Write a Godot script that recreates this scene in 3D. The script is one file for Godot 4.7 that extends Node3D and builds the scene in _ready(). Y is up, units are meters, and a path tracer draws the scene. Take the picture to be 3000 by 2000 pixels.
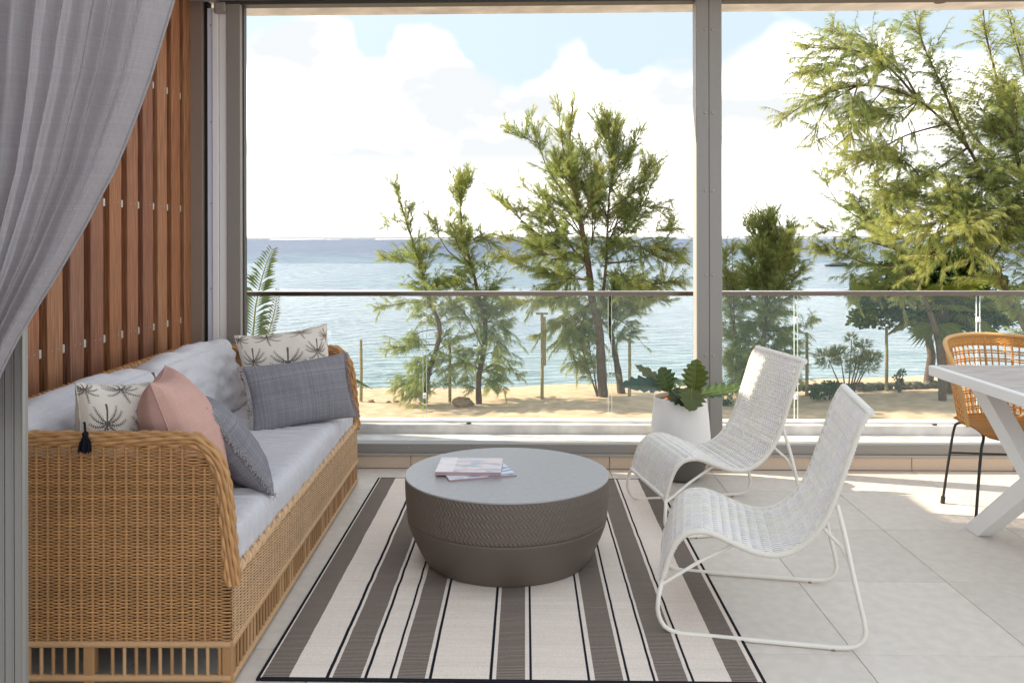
extends Node3D

# ---------------------------------------------------------------- mesh builder
class MB:
	var v := PackedVector3Array()
	var n := PackedVector3Array()
	var t := PackedVector2Array()
	var c := PackedColorArray()
	var ix := PackedInt32Array()
	var col := Color.WHITE

	func vert(p: Vector3, nn: Vector3, uv := Vector2.ZERO) -> int:
		v.append(p)
		n.append(nn)
		t.append(uv)
		c.append(col)
		return v.size() - 1

	func face(pts: Array, nn: Vector3) -> void:
		var s := v.size()
		for p in pts:
			vert(p, nn)
		for k in range(2, pts.size()):
			ix.append(s)
			ix.append(s + k - 1)
			ix.append(s + k)

	func box(ce: Vector3, size: Vector3, bev := 0.0, b := Basis()) -> void:
		var h := size * 0.5
		bev = minf(bev, minf(h.x, minf(h.y, h.z)) * 0.9)
		for a in 3:
			var p := (a + 1) % 3
			var q := (a + 2) % 3
			for sg in [-1.0, 1.0]:
				var pts := []
				for k in [[-1, -1], [1, -1], [1, 1], [-1, 1]]:
					var o := Vector3.ZERO
					o[a] = sg * h[a]
					o[p] = k[0] * (h[p] - bev)
					o[q] = k[1] * (h[q] - bev)
					pts.append(ce + b * o)
				var nn := Vector3.ZERO
				nn[a] = sg
				face(pts, b * nn)
			if bev > 0.0:
				for sp in [-1.0, 1.0]:
					for sq in [-1.0, 1.0]:
						var pts := []
						for k in [[0, -1], [1, -1], [1, 1], [0, 1]]:
							var o := Vector3.ZERO
							o[p] = sp * (h[p] - (bev if k[0] == 1 else 0.0))
							o[q] = sq * (h[q] - (0.0 if k[0] == 1 else bev))
							o[a] = k[1] * (h[a] - bev)
							pts.append(ce + b * o)
						var nn := Vector3.ZERO
						nn[p] = sp
						nn[q] = sq
						face(pts, (b * nn).normalized())
		if bev > 0.0:
			for sx in [-1.0, 1.0]:
				for sy in [-1.0, 1.0]:
					for sz in [-1.0, 1.0]:
						var s := Vector3(sx, sy, sz)
						var pts := []
						for a in 3:
							var o := s * (h - Vector3.ONE * bev)
							o[a] = s[a] * h[a]
							pts.append(ce + b * o)
						face(pts, (b * s).normalized())

	func tube(path: Array, r: float, sides := 6, caps := true, radii := []) -> void:
		var m := path.size()
		var up := Vector3.UP
		var t0: Vector3 = (path[1] - path[0]).normalized()
		if absf(t0.dot(up)) > 0.9:
			up = Vector3.RIGHT
		var s0 := v.size()
		var side := Vector3.ZERO
		for k in m:
			var tg: Vector3 = (path[mini(k + 1, m - 1)] - path[maxi(k - 1, 0)]).normalized()
			side = tg.cross(up).normalized() if k == 0 else (side - tg * side.dot(tg)).normalized()
			var o := side.cross(tg)
			var rr: float = r if radii.is_empty() else radii[k]
			for j in sides:
				var a := TAU * j / sides
				var d := side * cos(a) + o * sin(a)
				vert(path[k] + d * rr, d, Vector2(float(j) / sides, k * 0.1))
		for k in m - 1:
			for j in sides:
				var a := s0 + k * sides + j
				var b := s0 + k * sides + (j + 1) % sides
				for i in [a, b, a + sides, b, b + sides, a + sides]:
					ix.append(i)
		if caps:
			for e in [0, m - 1]:
				var tg: Vector3 = (path[1] - path[0]) if e == 0 else (path[m - 2] - path[m - 1])
				var ring := []
				for j in sides:
					ring.append(v[s0 + e * sides + j])
				face(ring, -tg.normalized())

	# points in rows of nu + 1; smooth normals; hint(k) turns them outwards where it is given
	func grid(nu: int, nv: int, pts: PackedVector3Array, flip := false, us := 1.0, vs := 1.0) -> void:
		var s := v.size()
		var w := nu + 1
		for j in nv + 1:
			for i in w:
				var du := pts[j * w + mini(i + 1, nu)] - pts[j * w + maxi(i - 1, 0)]
				var dv := pts[mini(j + 1, nv) * w + i] - pts[maxi(j - 1, 0) * w + i]
				var nn := du.cross(dv)
				nn = nn.normalized() if nn.length_squared() > 1e-20 else Vector3.UP
				vert(pts[j * w + i], -nn if flip else nn, Vector2(us * i / nu, vs * j / nv))
		for j in nv:
			for i in nu:
				var a := s + j * w + i
				for k in [a, a + 1, a + w, a + 1, a + w + 1, a + w]:
					ix.append(k)

	func lathe(prof: Array, segs: int, ce := Vector3.ZERO, vscale := 1.0) -> void:
		var pts := PackedVector3Array()
		for j in prof.size():
			for i in segs + 1:
				var a := TAU * i / segs
				pts.append(ce + Vector3(prof[j].x * cos(a), prof[j].y, prof[j].x * sin(a)))
		var s := v.size()
		var w := segs + 1
		for j in prof.size():
			var d: Vector2 = prof[mini(j + 1, prof.size() - 1)] - prof[maxi(j - 1, 0)]
			for i in w:
				var a := TAU * i / segs
				var nn := Vector3(d.y * cos(a), -d.x, d.y * sin(a)).normalized()
				vert(pts[j * w + i], nn, Vector2(float(i) / segs, prof[j].y * vscale))
		for j in prof.size() - 1:
			for i in segs:
				var a := s + j * w + i
				for k in [a, a + 1, a + w, a + 1, a + w + 1, a + w]:
					ix.append(k)

	var tone := FastNoiseLite.new()

	# woven strands that follow a path, side by side along "across", over and under stakes
	func weave(path: PackedVector3Array, nrm: PackedVector3Array, across: Vector3, count: int, pitch: float, r: float, sub: int, amp: float, rng: RandomNumberGenerator, tint: Color, vary: float, sides := 5) -> void:
		var m := path.size()
		for i in count:
			var f := 1.0 + rng.randf_range(-vary, vary)
			col = Color(tint.r * f, tint.g * f * rng.randf_range(0.97, 1.03), tint.b * f * rng.randf_range(0.94, 1.06))
			var s0 := v.size()
			var base := across * (i * pitch + rng.randf_range(-0.07, 0.07) * pitch)
			var rr := r * rng.randf_range(0.92, 1.06)
			var ph := PI * (i % 2)
			var plain := col
			for k in m:
				var nn := nrm[k]
				var ce := path[k] + base + nn * (amp * cos(PI * k / sub + ph))
				var g := 1.0 + vary * 1.1 * tone.get_noise_3dv(ce * 700.0) + vary * 0.6 * tone.get_noise_3d(ce.x * 2500.0, i * 37.0, ce.z * 2500.0)
				col = Color(plain.r * g, plain.g * g, plain.b * g)
				for j in sides:
					var a := TAU * j / sides + 0.4
					var d := across * cos(a) + nn * sin(a)
					v.append(ce + d * rr)
					n.append(d)
					t.append(Vector2(0, 0))
					c.append(col)
			for k in m - 1:
				for j in sides:
					var a := s0 + k * sides + j
					var b := s0 + k * sides + (j + 1) % sides
					ix.append_array([a, b, a + sides, b, b + sides, a + sides])
		col = Color.WHITE

	func mesh(mat: Material) -> ArrayMesh:
		for k in range(0, ix.size(), 3):
			var a := ix[k]
			var b := ix[k + 1]
			var d := ix[k + 2]
			if (v[b] - v[a]).cross(v[d] - v[a]).dot(n[a] + n[b] + n[d]) > 0.0:
				ix[k + 1] = d
				ix[k + 2] = b
		var arr := []
		arr.resize(Mesh.ARRAY_MAX)
		arr[Mesh.ARRAY_VERTEX] = v
		arr[Mesh.ARRAY_NORMAL] = n
		arr[Mesh.ARRAY_TEX_UV] = t
		arr[Mesh.ARRAY_COLOR] = c
		arr[Mesh.ARRAY_INDEX] = ix
		var me := ArrayMesh.new()
		me.add_surface_from_arrays(Mesh.PRIMITIVE_TRIANGLES, arr)
		me.surface_set_material(0, mat)
		return me


# ---------------------------------------------------------------- naming
var rng := RandomNumberGenerator.new()
var used := {}
var M := {}

func numbered(called: String) -> String:
	if not used.has(called):
		used[called] = 0
		return called
	used[called] += 1
	return "%s_%03d" % [called, used[called]]

func tag(o: Node3D, label := "", category := "", group := "", kind := "") -> Node3D:
	for kv in [["label", label], ["category", category], ["group", group], ["kind", kind]]:
		if kv[1] != "":
			o.set_meta(kv[0], kv[1])
	return o

func thing(called: String, label: String, category: String, at := Vector3.ZERO, turn := 0.0, group := "") -> Node3D:
	var o := Node3D.new()
	o.name = numbered(called)
	o.position = at
	o.rotation.y = turn
	add_child(o)
	tag(o, label, category, group)
	return o

func put(mb: MB, called: String, mat: Material, parent: Node = self, at := Vector3.ZERO) -> MeshInstance3D:
	return put_mesh(mb.mesh(mat), called, parent, at)

func put_mesh(me: Mesh, called: String, parent: Node = self, at := Vector3.ZERO) -> MeshInstance3D:
	var o := MeshInstance3D.new()
	o.mesh = me
	o.name = numbered(called) if parent == self else StringName(called)
	o.position = at
	parent.add_child(o, true)
	return o

func box(called: String, ce: Vector3, size: Vector3, mat: Material, parent: Node = self, bev := 0.002, b := Basis()) -> MeshInstance3D:
	var mb := MB.new()
	mb.box(Vector3.ZERO, size, bev, b)
	return put(mb, called, mat, parent, ce)

# ---------------------------------------------------------------- materials
func lin(r: float, g: float, b: float) -> Color:
	return Color(r, g, b).linear_to_srgb()

func mat(called: String, r: float, g: float, b: float, rough := 0.7, spec := 0.5) -> StandardMaterial3D:
	var m := StandardMaterial3D.new()
	m.resource_name = called
	m.albedo_color = lin(r, g, b)
	m.roughness = rough
	m.metallic_specular = spec
	M[called] = m
	return m

func noise_tex(freq: float, lo: Color, hi: Color, sd: int, oct := 4, size := 512, normal := 0.0) -> NoiseTexture2D:
	var f := FastNoiseLite.new()
	f.seed = sd
	f.frequency = freq
	f.fractal_octaves = oct
	var t := NoiseTexture2D.new()
	t.width = size
	t.height = size
	t.seamless = true
	t.noise = f
	if normal > 0.0:
		t.as_normal_map = true
		t.bump_strength = normal
	else:
		var g := Gradient.new()
		g.set_color(0, lo)
		g.set_color(1, hi)
		t.color_ramp = g
	return t

func grained(m: StandardMaterial3D, tex: Texture2D, scale: Vector3, world := false) -> StandardMaterial3D:
	m.albedo_texture = tex
	m.uv1_triplanar = true
	m.uv1_world_triplanar = world
	m.uv1_scale = scale
	return m

func bumpy(m: StandardMaterial3D, tex: Texture2D, strength := 1.0) -> StandardMaterial3D:
	m.normal_enabled = true
	m.normal_texture = tex
	m.normal_scale = strength
	return m

func tinted(m: StandardMaterial3D) -> StandardMaterial3D:
	m.vertex_color_use_as_albedo = true
	return m

func smooth(a: float, b: float, x: float) -> float:
	var k := clampf((x - a) / (b - a), 0.0, 1.0)
	return k * k * (3.0 - 2.0 * k)

func table(x: float, pts: Array) -> float:
	if x <= pts[0][0]:
		return pts[0][1]
	for k in pts.size() - 1:
		if x <= pts[k + 1][0]:
			return lerpf(pts[k][1], pts[k + 1][1], (x - pts[k][0]) / (pts[k + 1][0] - pts[k][0]))
	return pts[-1][1]

# a smooth curve through the given points, evenly resampled
func curve(pts: Array, step: float) -> PackedVector3Array:
	var fine := PackedVector3Array()
	for k in pts.size() - 1:
		var p0: Vector3 = pts[maxi(k - 1, 0)]
		var p3: Vector3 = pts[mini(k + 2, pts.size() - 1)]
		var p1: Vector3 = pts[k]
		var p2: Vector3 = pts[k + 1]
		for j in 12:
			fine.append(p1.cubic_interpolate(p2, p0, p3, j / 12.0))
	fine.append(pts[-1])
	var length := 0.0
	for k in fine.size() - 1:
		length += fine[k].distance_to(fine[k + 1])
	var count := maxi(2, int(round(length / step)))
	var out := PackedVector3Array()
	var want := length / count
	var gone := 0.0
	out.append(fine[0])
	for k in fine.size() - 1:
		var d := fine[k].distance_to(fine[k + 1])
		while gone + d >= want * out.size() - 1e-7 and out.size() < count:
			out.append(fine[k].lerp(fine[k + 1], (want * out.size() - gone) / d))
		gone += d
	out.append(fine[-1])
	return out

# a rounded, slightly wrinkled upholstery block
func soft_box(size: Vector3, rad: float, step: Vector3, amp: float, nscale: Vector3, bulge: float, sd: int) -> MB:
	var f := FastNoiseLite.new()
	f.seed = sd
	f.frequency = 1.0
	f.fractal_octaves = 3
	var mb := MB.new()
	var h := size * 0.5
	var shape := func(p: Vector3) -> Vector3:
		var inner := p.clamp(-(h - Vector3.ONE * rad), h - Vector3.ONE * rad)
		var d := (p - inner).normalized()
		var q := p / h
		var k := bulge * (1.0 - q.x * q.x * absf(q.x) * 0.999) * (1.0 - q.y * q.y * absf(q.y) * 0.999) if absf(q.z) > 0.999 else bulge * (1.0 - q.x * q.x) * (1.0 - q.z * q.z) if absf(q.y) > 0.999 else bulge * (1.0 - q.y * q.y) * (1.0 - q.z * q.z)
		var o := inner + d * (rad + k * 0.8)
		return o + d * amp * f.get_noise_3dv(o * nscale)
	for a in 3:
		var p := (a + 1) % 3
		var q := (a + 2) % 3
		var nu := int(ceil(size[p] / step[p]))
		var nv := int(ceil(size[q] / step[q]))
		for sg in [-1.0, 1.0]:
			var pts := PackedVector3Array()
			for j in nv + 1:
				for i in nu + 1:
					var o := Vector3.ZERO
					o[a] = sg * h[a]
					o[p] = h[p] * (2.0 * i / nu - 1.0)
					o[q] = h[q] * (2.0 * j / nv - 1.0)
					pts.append(shape.call(o))
			mb.grid(nu, nv, pts, sg < 0.0, size[p], size[q])
	return mb

func pillow_mesh(w: float, hgt: float, thick: float, sd: int, m: Material, wr := 0.006) -> ArrayMesh:
	var f := FastNoiseLite.new()
	f.seed = sd
	f.frequency = 7.0
	f.fractal_octaves = 3
	var mb := MB.new()
	var k := 36
	for sg in [-1.0, 1.0]:
		var pts := PackedVector3Array()
		for j in k + 1:
			for i in k + 1:
				var u := 2.0 * i / k - 1.0
				var q := 2.0 * j / k - 1.0
				u = sin(u * PI * 0.5) * 0.5 + u * 0.5
				q = sin(q * PI * 0.5) * 0.5 + q * 0.5
				var x := u * w * 0.5 * (1.0 - 0.09 * (1.0 - q * q) * u * u)
				var y := q * hgt * 0.5 * (1.0 - 0.09 * (1.0 - u * u) * q * q)
				var e := clampf((1.0 - u * u) * (1.0 - q * q), 0.0, 1.0)
				var z := thick * 0.5 * pow(e, 0.45)
				z += wr * f.get_noise_3d(x * 1.0, y * 1.0, sg * 3.0) * pow(e, 0.25) * 2.0
				pts.append(Vector3(x, y, sg * z))
		mb.grid(k, k, pts, sg < 0.0)
	return mb.mesh(m)

# ---------------------------------------------------------------- sky
func make_sky() -> PanoramaSkyMaterial:
	var w := 2560
	var h := 1280
	var big := FastNoiseLite.new()
	big.seed = 11
	big.frequency = 2.2
	big.fractal_octaves = 3
	var fine := FastNoiseLite.new()
	fine.seed = 5
	fine.frequency = 7.0
	fine.fractal_octaves = 5
	var tops := [[-19.0, 12.0], [-16.0, 12.6], [-13.0, 13.6], [-11.6, 13.2], [-10.6, 11.2], [-9.2, 10.9], [-8.4, 12.3], [-6.2, 12.6], [-4.2, 12.1], [-3.0, 10.0], [-0.3, 9.2], [2.4, 11.3], [3.6, 12.0], [5.3, 10.3], [7.8, 10.6], [9.9, 10.2], [12.7, 10.7], [15.1, 11.9], [16.1, 12.8], [17.9, 12.5], [19.2, 11.4], [21.7, 12.1], [26.0, 12.4]]
	var img := Image.create(w, h, false, Image.FORMAT_RGBF)
	img.fill(Color(0.32, 0.32, 0.31))
	var toward_sun := Vector3(-0.97, 0.55, -0.22).normalized()
	for row in int(h * 0.52):
		var el := 90.0 - 180.0 * (row + 0.5) / h
		var ce := cos(deg_to_rad(el))
		var se := sin(deg_to_rad(el))
		var hi := smooth(2.0, 60.0, el)
		for x in w:
			var az := wrapf(360.0 * (x + 0.5) / w, -180.0, 180.0)
			var a := deg_to_rad(az)
			var d := Vector3(sin(a) * ce, se, -cos(a) * ce)
			var glow := exp(-acos(clampf(d.dot(toward_sun), -1.0, 1.0)) * 1.7)
			var sky := Color(0.222, 0.274, 0.31).lerp(Color(0.185, 0.23, 0.28), hi)
			sky = sky.lerp(Color(0.76, 0.785, 0.81), clampf(0.6 * glow + 0.7 * (1.0 - smooth(0.0, 7.5, el)), 0.0, 1.0))
			var q := Vector3(d.x, d.y * 2.2, d.z)
			var n1 := big.get_noise_3dv(q * 1.6)
			var n2 := fine.get_noise_3dv(q)
			var top := 9.5 + 6.0 * big.get_noise_2d(cos(a) * 2.0, sin(a) * 2.0)
			var near := 1.0 - smooth(19.0, 26.0, absf(az - 3.0))
			if near > 0.0:
				top = lerpf(top, table(az, tops), near)
			var cover := smooth(-0.9, 0.7, top - el + n2 * 2.4)
			# hollows between the towers
			var hollow := smooth(-0.25, 0.55, n1 + 0.9 * n2) * smooth(2.0, 5.5, el) * 0.98
			var body := Color(1.18, 1.15, 1.11) * (0.97 + 0.12 * n2)
			body = body.lerp(Color(0.285, 0.297, 0.306), hollow)
			# broken cloud higher up
			var broken := smooth(-0.02, 0.3, big.get_noise_3dv(Vector3(d.x, d.y, d.z) * 1.9 / maxf(0.25, se)) + 0.4 * n2) * smooth(17.0, 26.0, el)
			cover = maxf(cover, broken * 0.85)
			img.set_pixel(x, row, sky.lerp(body, cover))
	var s := PanoramaSkyMaterial.new()
	s.panorama = ImageTexture.create_from_image(img)
	return s

# ---------------------------------------------------------------- textures that are print or weave
func rug_texture() -> ImageTexture:
	var w := 1024
	var h := 1536
	var img := Image.create(w, h, false, Image.FORMAT_RGB8)
	var cream := Color(0.86, 0.815, 0.775)
	var dark := Color(0.365, 0.325, 0.30)
	var rib := Color(0.64, 0.60, 0.565)
	var navy := Color(0.13, 0.14, 0.17)
	img.fill(cream)
	var k := w / 1163.0
	for s in [[7, 70], [171, 237], [321, 386], [550, 618], [778, 843], [924, 992], [1091, 1151]]:
		img.fill_rect(Rect2i(int(s[0] * k), 0, int((s[1] - s[0]) * k), h), dark)
		for y in range(0, h, 6):
			img.fill_rect(Rect2i(int(s[0] * k), y, int((s[1] - s[0]) * k), 2), rib)
	for s in [[155, 163], [245, 252], [304, 310], [395, 402], [534, 541], [627, 633], [761, 767], [852, 858], [911, 917], [1000, 1006]]:
		img.fill_rect(Rect2i(int(s[0] * k), 0, maxi(5, int((s[1] - s[0]) * k)), h), navy)
	for y in h:
		var row := 1.0 + rng.randf_range(-0.025, 0.025)
		for x in w:
			var c := img.get_pixel(x, y)
			var f := row * (1.0 + rng.randf_range(-0.075, 0.075))
			img.set_pixel(x, y, Color(c.r * f, c.g * f, c.b * f))
	return ImageTexture.create_from_image(img)

func stroke(img: Image, a: Vector2, b: Vector2, w0: float, w1: float, ink: Color) -> void:
	var steps := int(a.distance_to(b)) + 1
	for k in steps + 1:
		var f := float(k) / steps
		var p := a.lerp(b, f)
		var w := int(round(lerpf(w0, w1, f)))
		img.fill_rect(Rect2i(int(p.x) - w / 2, int(p.y) - w / 2, maxi(1, w), maxi(1, w)).intersection(Rect2i(0, 0, img.get_width(), img.get_height())), ink)

func palm_print() -> ImageTexture:
	var w := 512
	var img := Image.create(w, w, false, Image.FORMAT_RGB8)
	img.fill(Color(0.84, 0.81, 0.775))
	for spot in [[90, 330, 0.9], [250, 300, 1.0], [400, 340, 0.85], [170, 120, 0.8], [330, 110, 1.0], [470, 130, 0.75], [40, 100, 0.7], [480, 420, 0.7], [30, 470, 0.8], [180, 470, 0.9], [330, 480, 0.8]]:
		var top := Vector2(spot[0], spot[1])
		var z: float = spot[2]
		var ink := Color(0.36, 0.33, 0.31).lerp(Color(0.52, 0.45, 0.40), rng.randf())
		var foot := top + Vector2(rng.randf_range(-14, 14), 70 * z)
		stroke(img, top, foot, 6, 8, ink)
		for f in 9:
			var a := lerpf(-PI * 1.12, PI * 0.12, f / 8.0) + rng.randf_range(-0.1, 0.1)
			var p := top
			var d := Vector2(cos(a), sin(a))
			for s in 9:
				var q := p + d * 9.0 * z
				stroke(img, p, q, 5 - s * 0.4, 4 - s * 0.4, ink)
				for side in [-1.0, 1.0]:
					if s > 0:
						stroke(img, q, q + d.rotated(side * 0.9) * (16.0 - s) * z, 2, 1, ink)
				p = q
				d = (d + Vector2(0, 0.17)).normalized()
	for y in w:
		for x in w:
			var c := img.get_pixel(x, y)
			var f := 1.0 + rng.randf_range(-0.05, 0.05)
			img.set_pixel(x, y, Color(c.r * f, c.g * f, c.b * f))
	return ImageTexture.create_from_image(img)

func linen_texture(a: Color, b: Color) -> ImageTexture:
	var w := 256
	var img := Image.create(w, w, false, Image.FORMAT_RGB8)
	var cols := []
	for k in w:
		cols.append(rng.randf())
	for y in w:
		var ry := rng.randf()
		for x in w:
			var over := ((x / 2) + (y / 2)) % 2 == 0
			var f: float = (cols[x] * 0.7 if over else ry * 0.7) + 0.3 * rng.randf()
			img.set_pixel(x, y, a.lerp(b, f))
	return ImageTexture.create_from_image(img)

func chevron_normal() -> ImageTexture:
	var w := 128
	var img := Image.create(w, w, false, Image.FORMAT_RGB8)
	for y in w:
		for x in w:
			var zig := absf(fposmod(y / 64.0, 1.0) * 2.0 - 1.0) * 26.0
			var v := 0.5 + 0.5 * sin(TAU * (x + zig) / 32.0)
			img.set_pixel(x, y, Color(v, v, v))
	img.bump_map_to_normal_map(6.0)
	return ImageTexture.create_from_image(img)

# ---------------------------------------------------------------- camera, sky, sun
func _ready() -> void:
	rng.seed = 4242
	var cam := Camera3D.new()
	cam.name = "camera"
	cam.position = Vector3(0, 1.35, 0)
	cam.basis = Basis(Vector3.UP, 0.025) * Basis(Vector3.BACK, -0.0022)
	cam.projection = Camera3D.PROJECTION_FRUSTUM
	cam.near = 0.1
	cam.far = 60000.0
	cam.size = 0.1 * 1566.4 / 1990.0
	cam.frustum_offset = Vector2(20.0, -240.2) / 1990.0 * 0.1
	add_child(cam)
	cam.current = true

	var env := Environment.new()
	env.background_mode = Environment.BG_SKY
	env.sky = Sky.new()
	env.sky.sky_material = make_sky()
	env.tonemap_mode = Environment.TONE_MAPPER_LINEAR
	env.tonemap_exposure = 3.05
	env.sdfgi_enabled = true
	env.ssao_enabled = true
	env.ssil_enabled = true
	var we := WorldEnvironment.new()
	we.name = "environment"
	we.environment = env
	add_child(we)

	var sun := DirectionalLight3D.new()
	sun.name = "sun"
	var el := deg_to_rad(31.0)
	var travel := Vector3(0.965 * cos(el), -sin(el), 0.262 * cos(el))
	sun.basis = Basis.looking_at(travel, Vector3.UP)
	sun.light_color = Color(1.0, 0.93, 0.82)
	sun.light_energy = 1.2
	sun.light_angular_distance = 0.5
	sun.shadow_enabled = true
	add_child(sun)

	materials()
	terrain()
	terrace()
	slat_screen()
	window_frame()
	balustrade()
	sofa()
	coffee_table()
	lounge_chairs()
	dining()
	planter()
	curtain()
	trees()
	shore_things()

func materials() -> void:
	var speck := noise_tex(0.08, Color(0.86, 0.86, 0.86), Color(1, 1, 1), 3, 5)
	var blotch := noise_tex(0.012, Color(0.80, 0.80, 0.80), Color(1, 1, 1), 8, 5)
	var worn := noise_tex(0.016, Color(0.935, 0.93, 0.925), Color(1, 1, 1), 14, 7, 1024)
	for k in 3:
		var f: float = [1.0, 0.955, 1.035][k]
		grained(mat("floor_tile_%d" % k, 0.69 * f, 0.632 * f, 0.575 * f, 0.42), worn, Vector3(0.9, 0.9, 0.9), true)
	mat("grout", 0.30, 0.28, 0.26, 0.9)
	grained(mat("skirt_tile", 0.68, 0.54, 0.42, 0.5), speck, Vector3(3, 3, 3), true)
	grained(mat("white_wall", 0.78, 0.77, 0.75, 0.8), blotch, Vector3(0.7, 0.7, 0.7), true)
	grained(mat("soffit", 0.88, 0.865, 0.845, 0.85), blotch, Vector3(0.6, 0.6, 0.6), true)
	mat("aluminium", 0.275, 0.26, 0.243, 0.45, 0.5)
	mat("aluminium_dark", 0.05, 0.05, 0.048, 0.5)
	mat("aluminium_pale", 0.36, 0.34, 0.315, 0.4)
	mat("white_metal", 0.86, 0.86, 0.87, 0.4)
	mat("bluish_metal", 0.66, 0.72, 0.86, 0.3)
	mat("black_gap", 0.008, 0.007, 0.007, 0.8)
	mat("screw", 0.32, 0.31, 0.29, 0.35)
	var rail: StandardMaterial3D = mat("rail", 0.14, 0.115, 0.10, 0.2)  # dark brown stands in for the dim interior mirrored in the metal
	rail.metallic = 1.0
	var rail_highlight: StandardMaterial3D = mat("rail_highlight", 0.75, 0.75, 0.75, 0.3)  # bright plate added as the lit top edge of the handrail
	rail_highlight.metallic = 1.0
	var glass: StandardMaterial3D = mat("glass", 0.62, 0.90, 0.88, 0.02)
	glass.transparency = BaseMaterial3D.TRANSPARENCY_ALPHA
	glass.albedo_color.a = 0.035
	glass.metallic_specular = 0.28
	var edge: StandardMaterial3D = mat("glass_edge", 0.62, 0.74, 0.72, 0.15)
	edge.transparency = BaseMaterial3D.TRANSPARENCY_ALPHA
	edge.albedo_color.a = 0.5
	var wood := noise_tex(0.02, Color(0.60, 0.55, 0.52), Color(1, 1, 1), 21, 5)
	var woods := [[0.44, 0.185, 0.085], [0.37, 0.15, 0.078], [0.50, 0.235, 0.108], [0.39, 0.18, 0.105], [0.47, 0.195, 0.08]]
	for k in 5:
		grained(mat("slat_%d" % k, woods[k][0], woods[k][1], woods[k][2], 0.6), wood, Vector3(9, 0.35, 9), true)
	grained(mat("slat_back", 0.17, 0.065, 0.028, 0.8), wood, Vector3(7, 0.35, 7), true)
	mat("slat_end", 0.26, 0.195, 0.155, 0.6)
	mat("clip", 0.42, 0.45, 0.41, 0.35)
	tinted(mat("rattan", 1, 1, 1, 0.5, 0.5))
	mat("rattan_plain", 0.36, 0.195, 0.083, 0.55)
	mat("rattan_pale", 0.50, 0.30, 0.15, 0.55)
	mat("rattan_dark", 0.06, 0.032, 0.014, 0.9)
	tinted(mat("white_wicker", 1, 1, 1, 0.5))
	mat("white_tube", 0.76, 0.72, 0.66, 0.4)
	var lin_grey := linen_texture(Color(0.86, 0.86, 0.86), Color(1, 1, 1))
	grained(mat("cushion_cloth", 0.66, 0.645, 0.68, 0.95, 0.2), lin_grey, Vector3(5, 5, 5))
	for nm in [["pillow_pink", Color(0.70, 0.55, 0.515), Color(0.81, 0.665, 0.625)], ["pillow_blue", Color(0.35, 0.345, 0.38), Color(0.66, 0.65, 0.665)]]:
		grained(mat(nm[0], 1, 1, 1, 0.95, 0.2), linen_texture(nm[1], nm[2]), Vector3(4, 4, 4))
	var print_cloth: StandardMaterial3D = mat("pillow_print", 1, 1, 1, 0.95, 0.2)
	print_cloth.albedo_texture = palm_print()
	mat("fringe", 0.30, 0.29, 0.33, 0.95, 0.2)
	mat("fringe_pale", 0.45, 0.43, 0.44, 0.95, 0.2)
	mat("tassel", 0.012, 0.012, 0.018, 0.9, 0.2)
	grained(mat("concrete", 0.14, 0.112, 0.092, 0.62), speck, Vector3(4, 4, 4))
	grained(mat("concrete_top_lit", 0.345, 0.335, 0.345, 0.32, 0.6), worn, Vector3(1.7, 1.7, 1.7))  # same concrete as the sides; sky reflection is put into the paler colour
	var chev: StandardMaterial3D = mat("concrete_chevron", 0.14, 0.112, 0.092, 0.6)
	chev.normal_enabled = true
	chev.normal_texture = chevron_normal()
	chev.normal_scale = 0.75
	chev.uv1_scale = Vector3(38, 1, 1)
	var rug_m: StandardMaterial3D = mat("rug", 1, 1, 1, 0.95, 0.15)
	rug_m.albedo_texture = rug_texture()
	mat("rug_border", 0.018, 0.019, 0.024, 0.95, 0.15)
	mat("white_paint", 0.80, 0.79, 0.78, 0.45)
	grained(mat("white_plank", 0.74, 0.70, 0.69, 0.5), wood, Vector3(0.4, 8, 8), true)
	mat("black_rod", 0.012, 0.012, 0.013, 0.4)
	mat("seat_pad", 0.42, 0.20, 0.06, 0.6)
	tinted(mat("rattan_orange", 1, 1, 1, 0.5))
	mat("pot_white", 0.80, 0.79, 0.77, 0.55)
	grained(mat("pot_grey", 0.13, 0.12, 0.108, 0.8), speck, Vector3(5, 5, 5))
	mat("soil", 0.35, 0.17, 0.08, 0.95)
	var leaf: StandardMaterial3D = mat("plant_leaf", 1, 1, 1, 0.35, 0.5)
	tinted(leaf)
	leaf.backlight_enabled = true
	leaf.backlight = lin(0.25, 0.3, 0.1)
	var sheer: StandardMaterial3D = mat("sheer", 0.50, 0.47, 0.49, 0.95, 0.1)
	sheer.backlight_enabled = true
	sheer.backlight = lin(0.6, 0.6, 0.62)
	grained(sheer, lin_grey, Vector3(2.5, 2.5, 2.5))
	var bark := noise_tex(0.03, Color(0.6, 0.58, 0.56), Color(1, 1, 1), 31, 4, 256)
	grained(mat("bark", 0.17, 0.125, 0.10, 0.95, 0.2), bark, Vector3(3, 0.8, 3))
	grained(mat("post_wood", 0.40, 0.36, 0.20, 0.9, 0.2), bark, Vector3(4, 1, 4))
	for nm in ["needle", "broad_leaf", "fan_leaf"]:
		var m: StandardMaterial3D = mat(nm, 1, 1, 1, 0.55, 0.35)
		tinted(m)
		m.backlight_enabled = true
		m.backlight = lin(1.0, 1.0, 0.6)
	grained(mat("sand", 0.58, 0.46, 0.335, 0.95, 0.1), noise_tex(0.03, Color(0.80, 0.79, 0.77), Color(1, 1, 1), 44, 5), Vector3(0.11, 0.11, 0.11), true)
	grained(mat("dark_stone", 0.17, 0.155, 0.125, 0.95, 0.2), blotch, Vector3(0.8, 0.8, 0.8), true)
	grained(mat("rock", 0.30, 0.21, 0.14, 0.9, 0.2), blotch, Vector3(0.9, 0.9, 0.9))
	mat("reef_rock", 0.035, 0.035, 0.032, 0.9)
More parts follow.
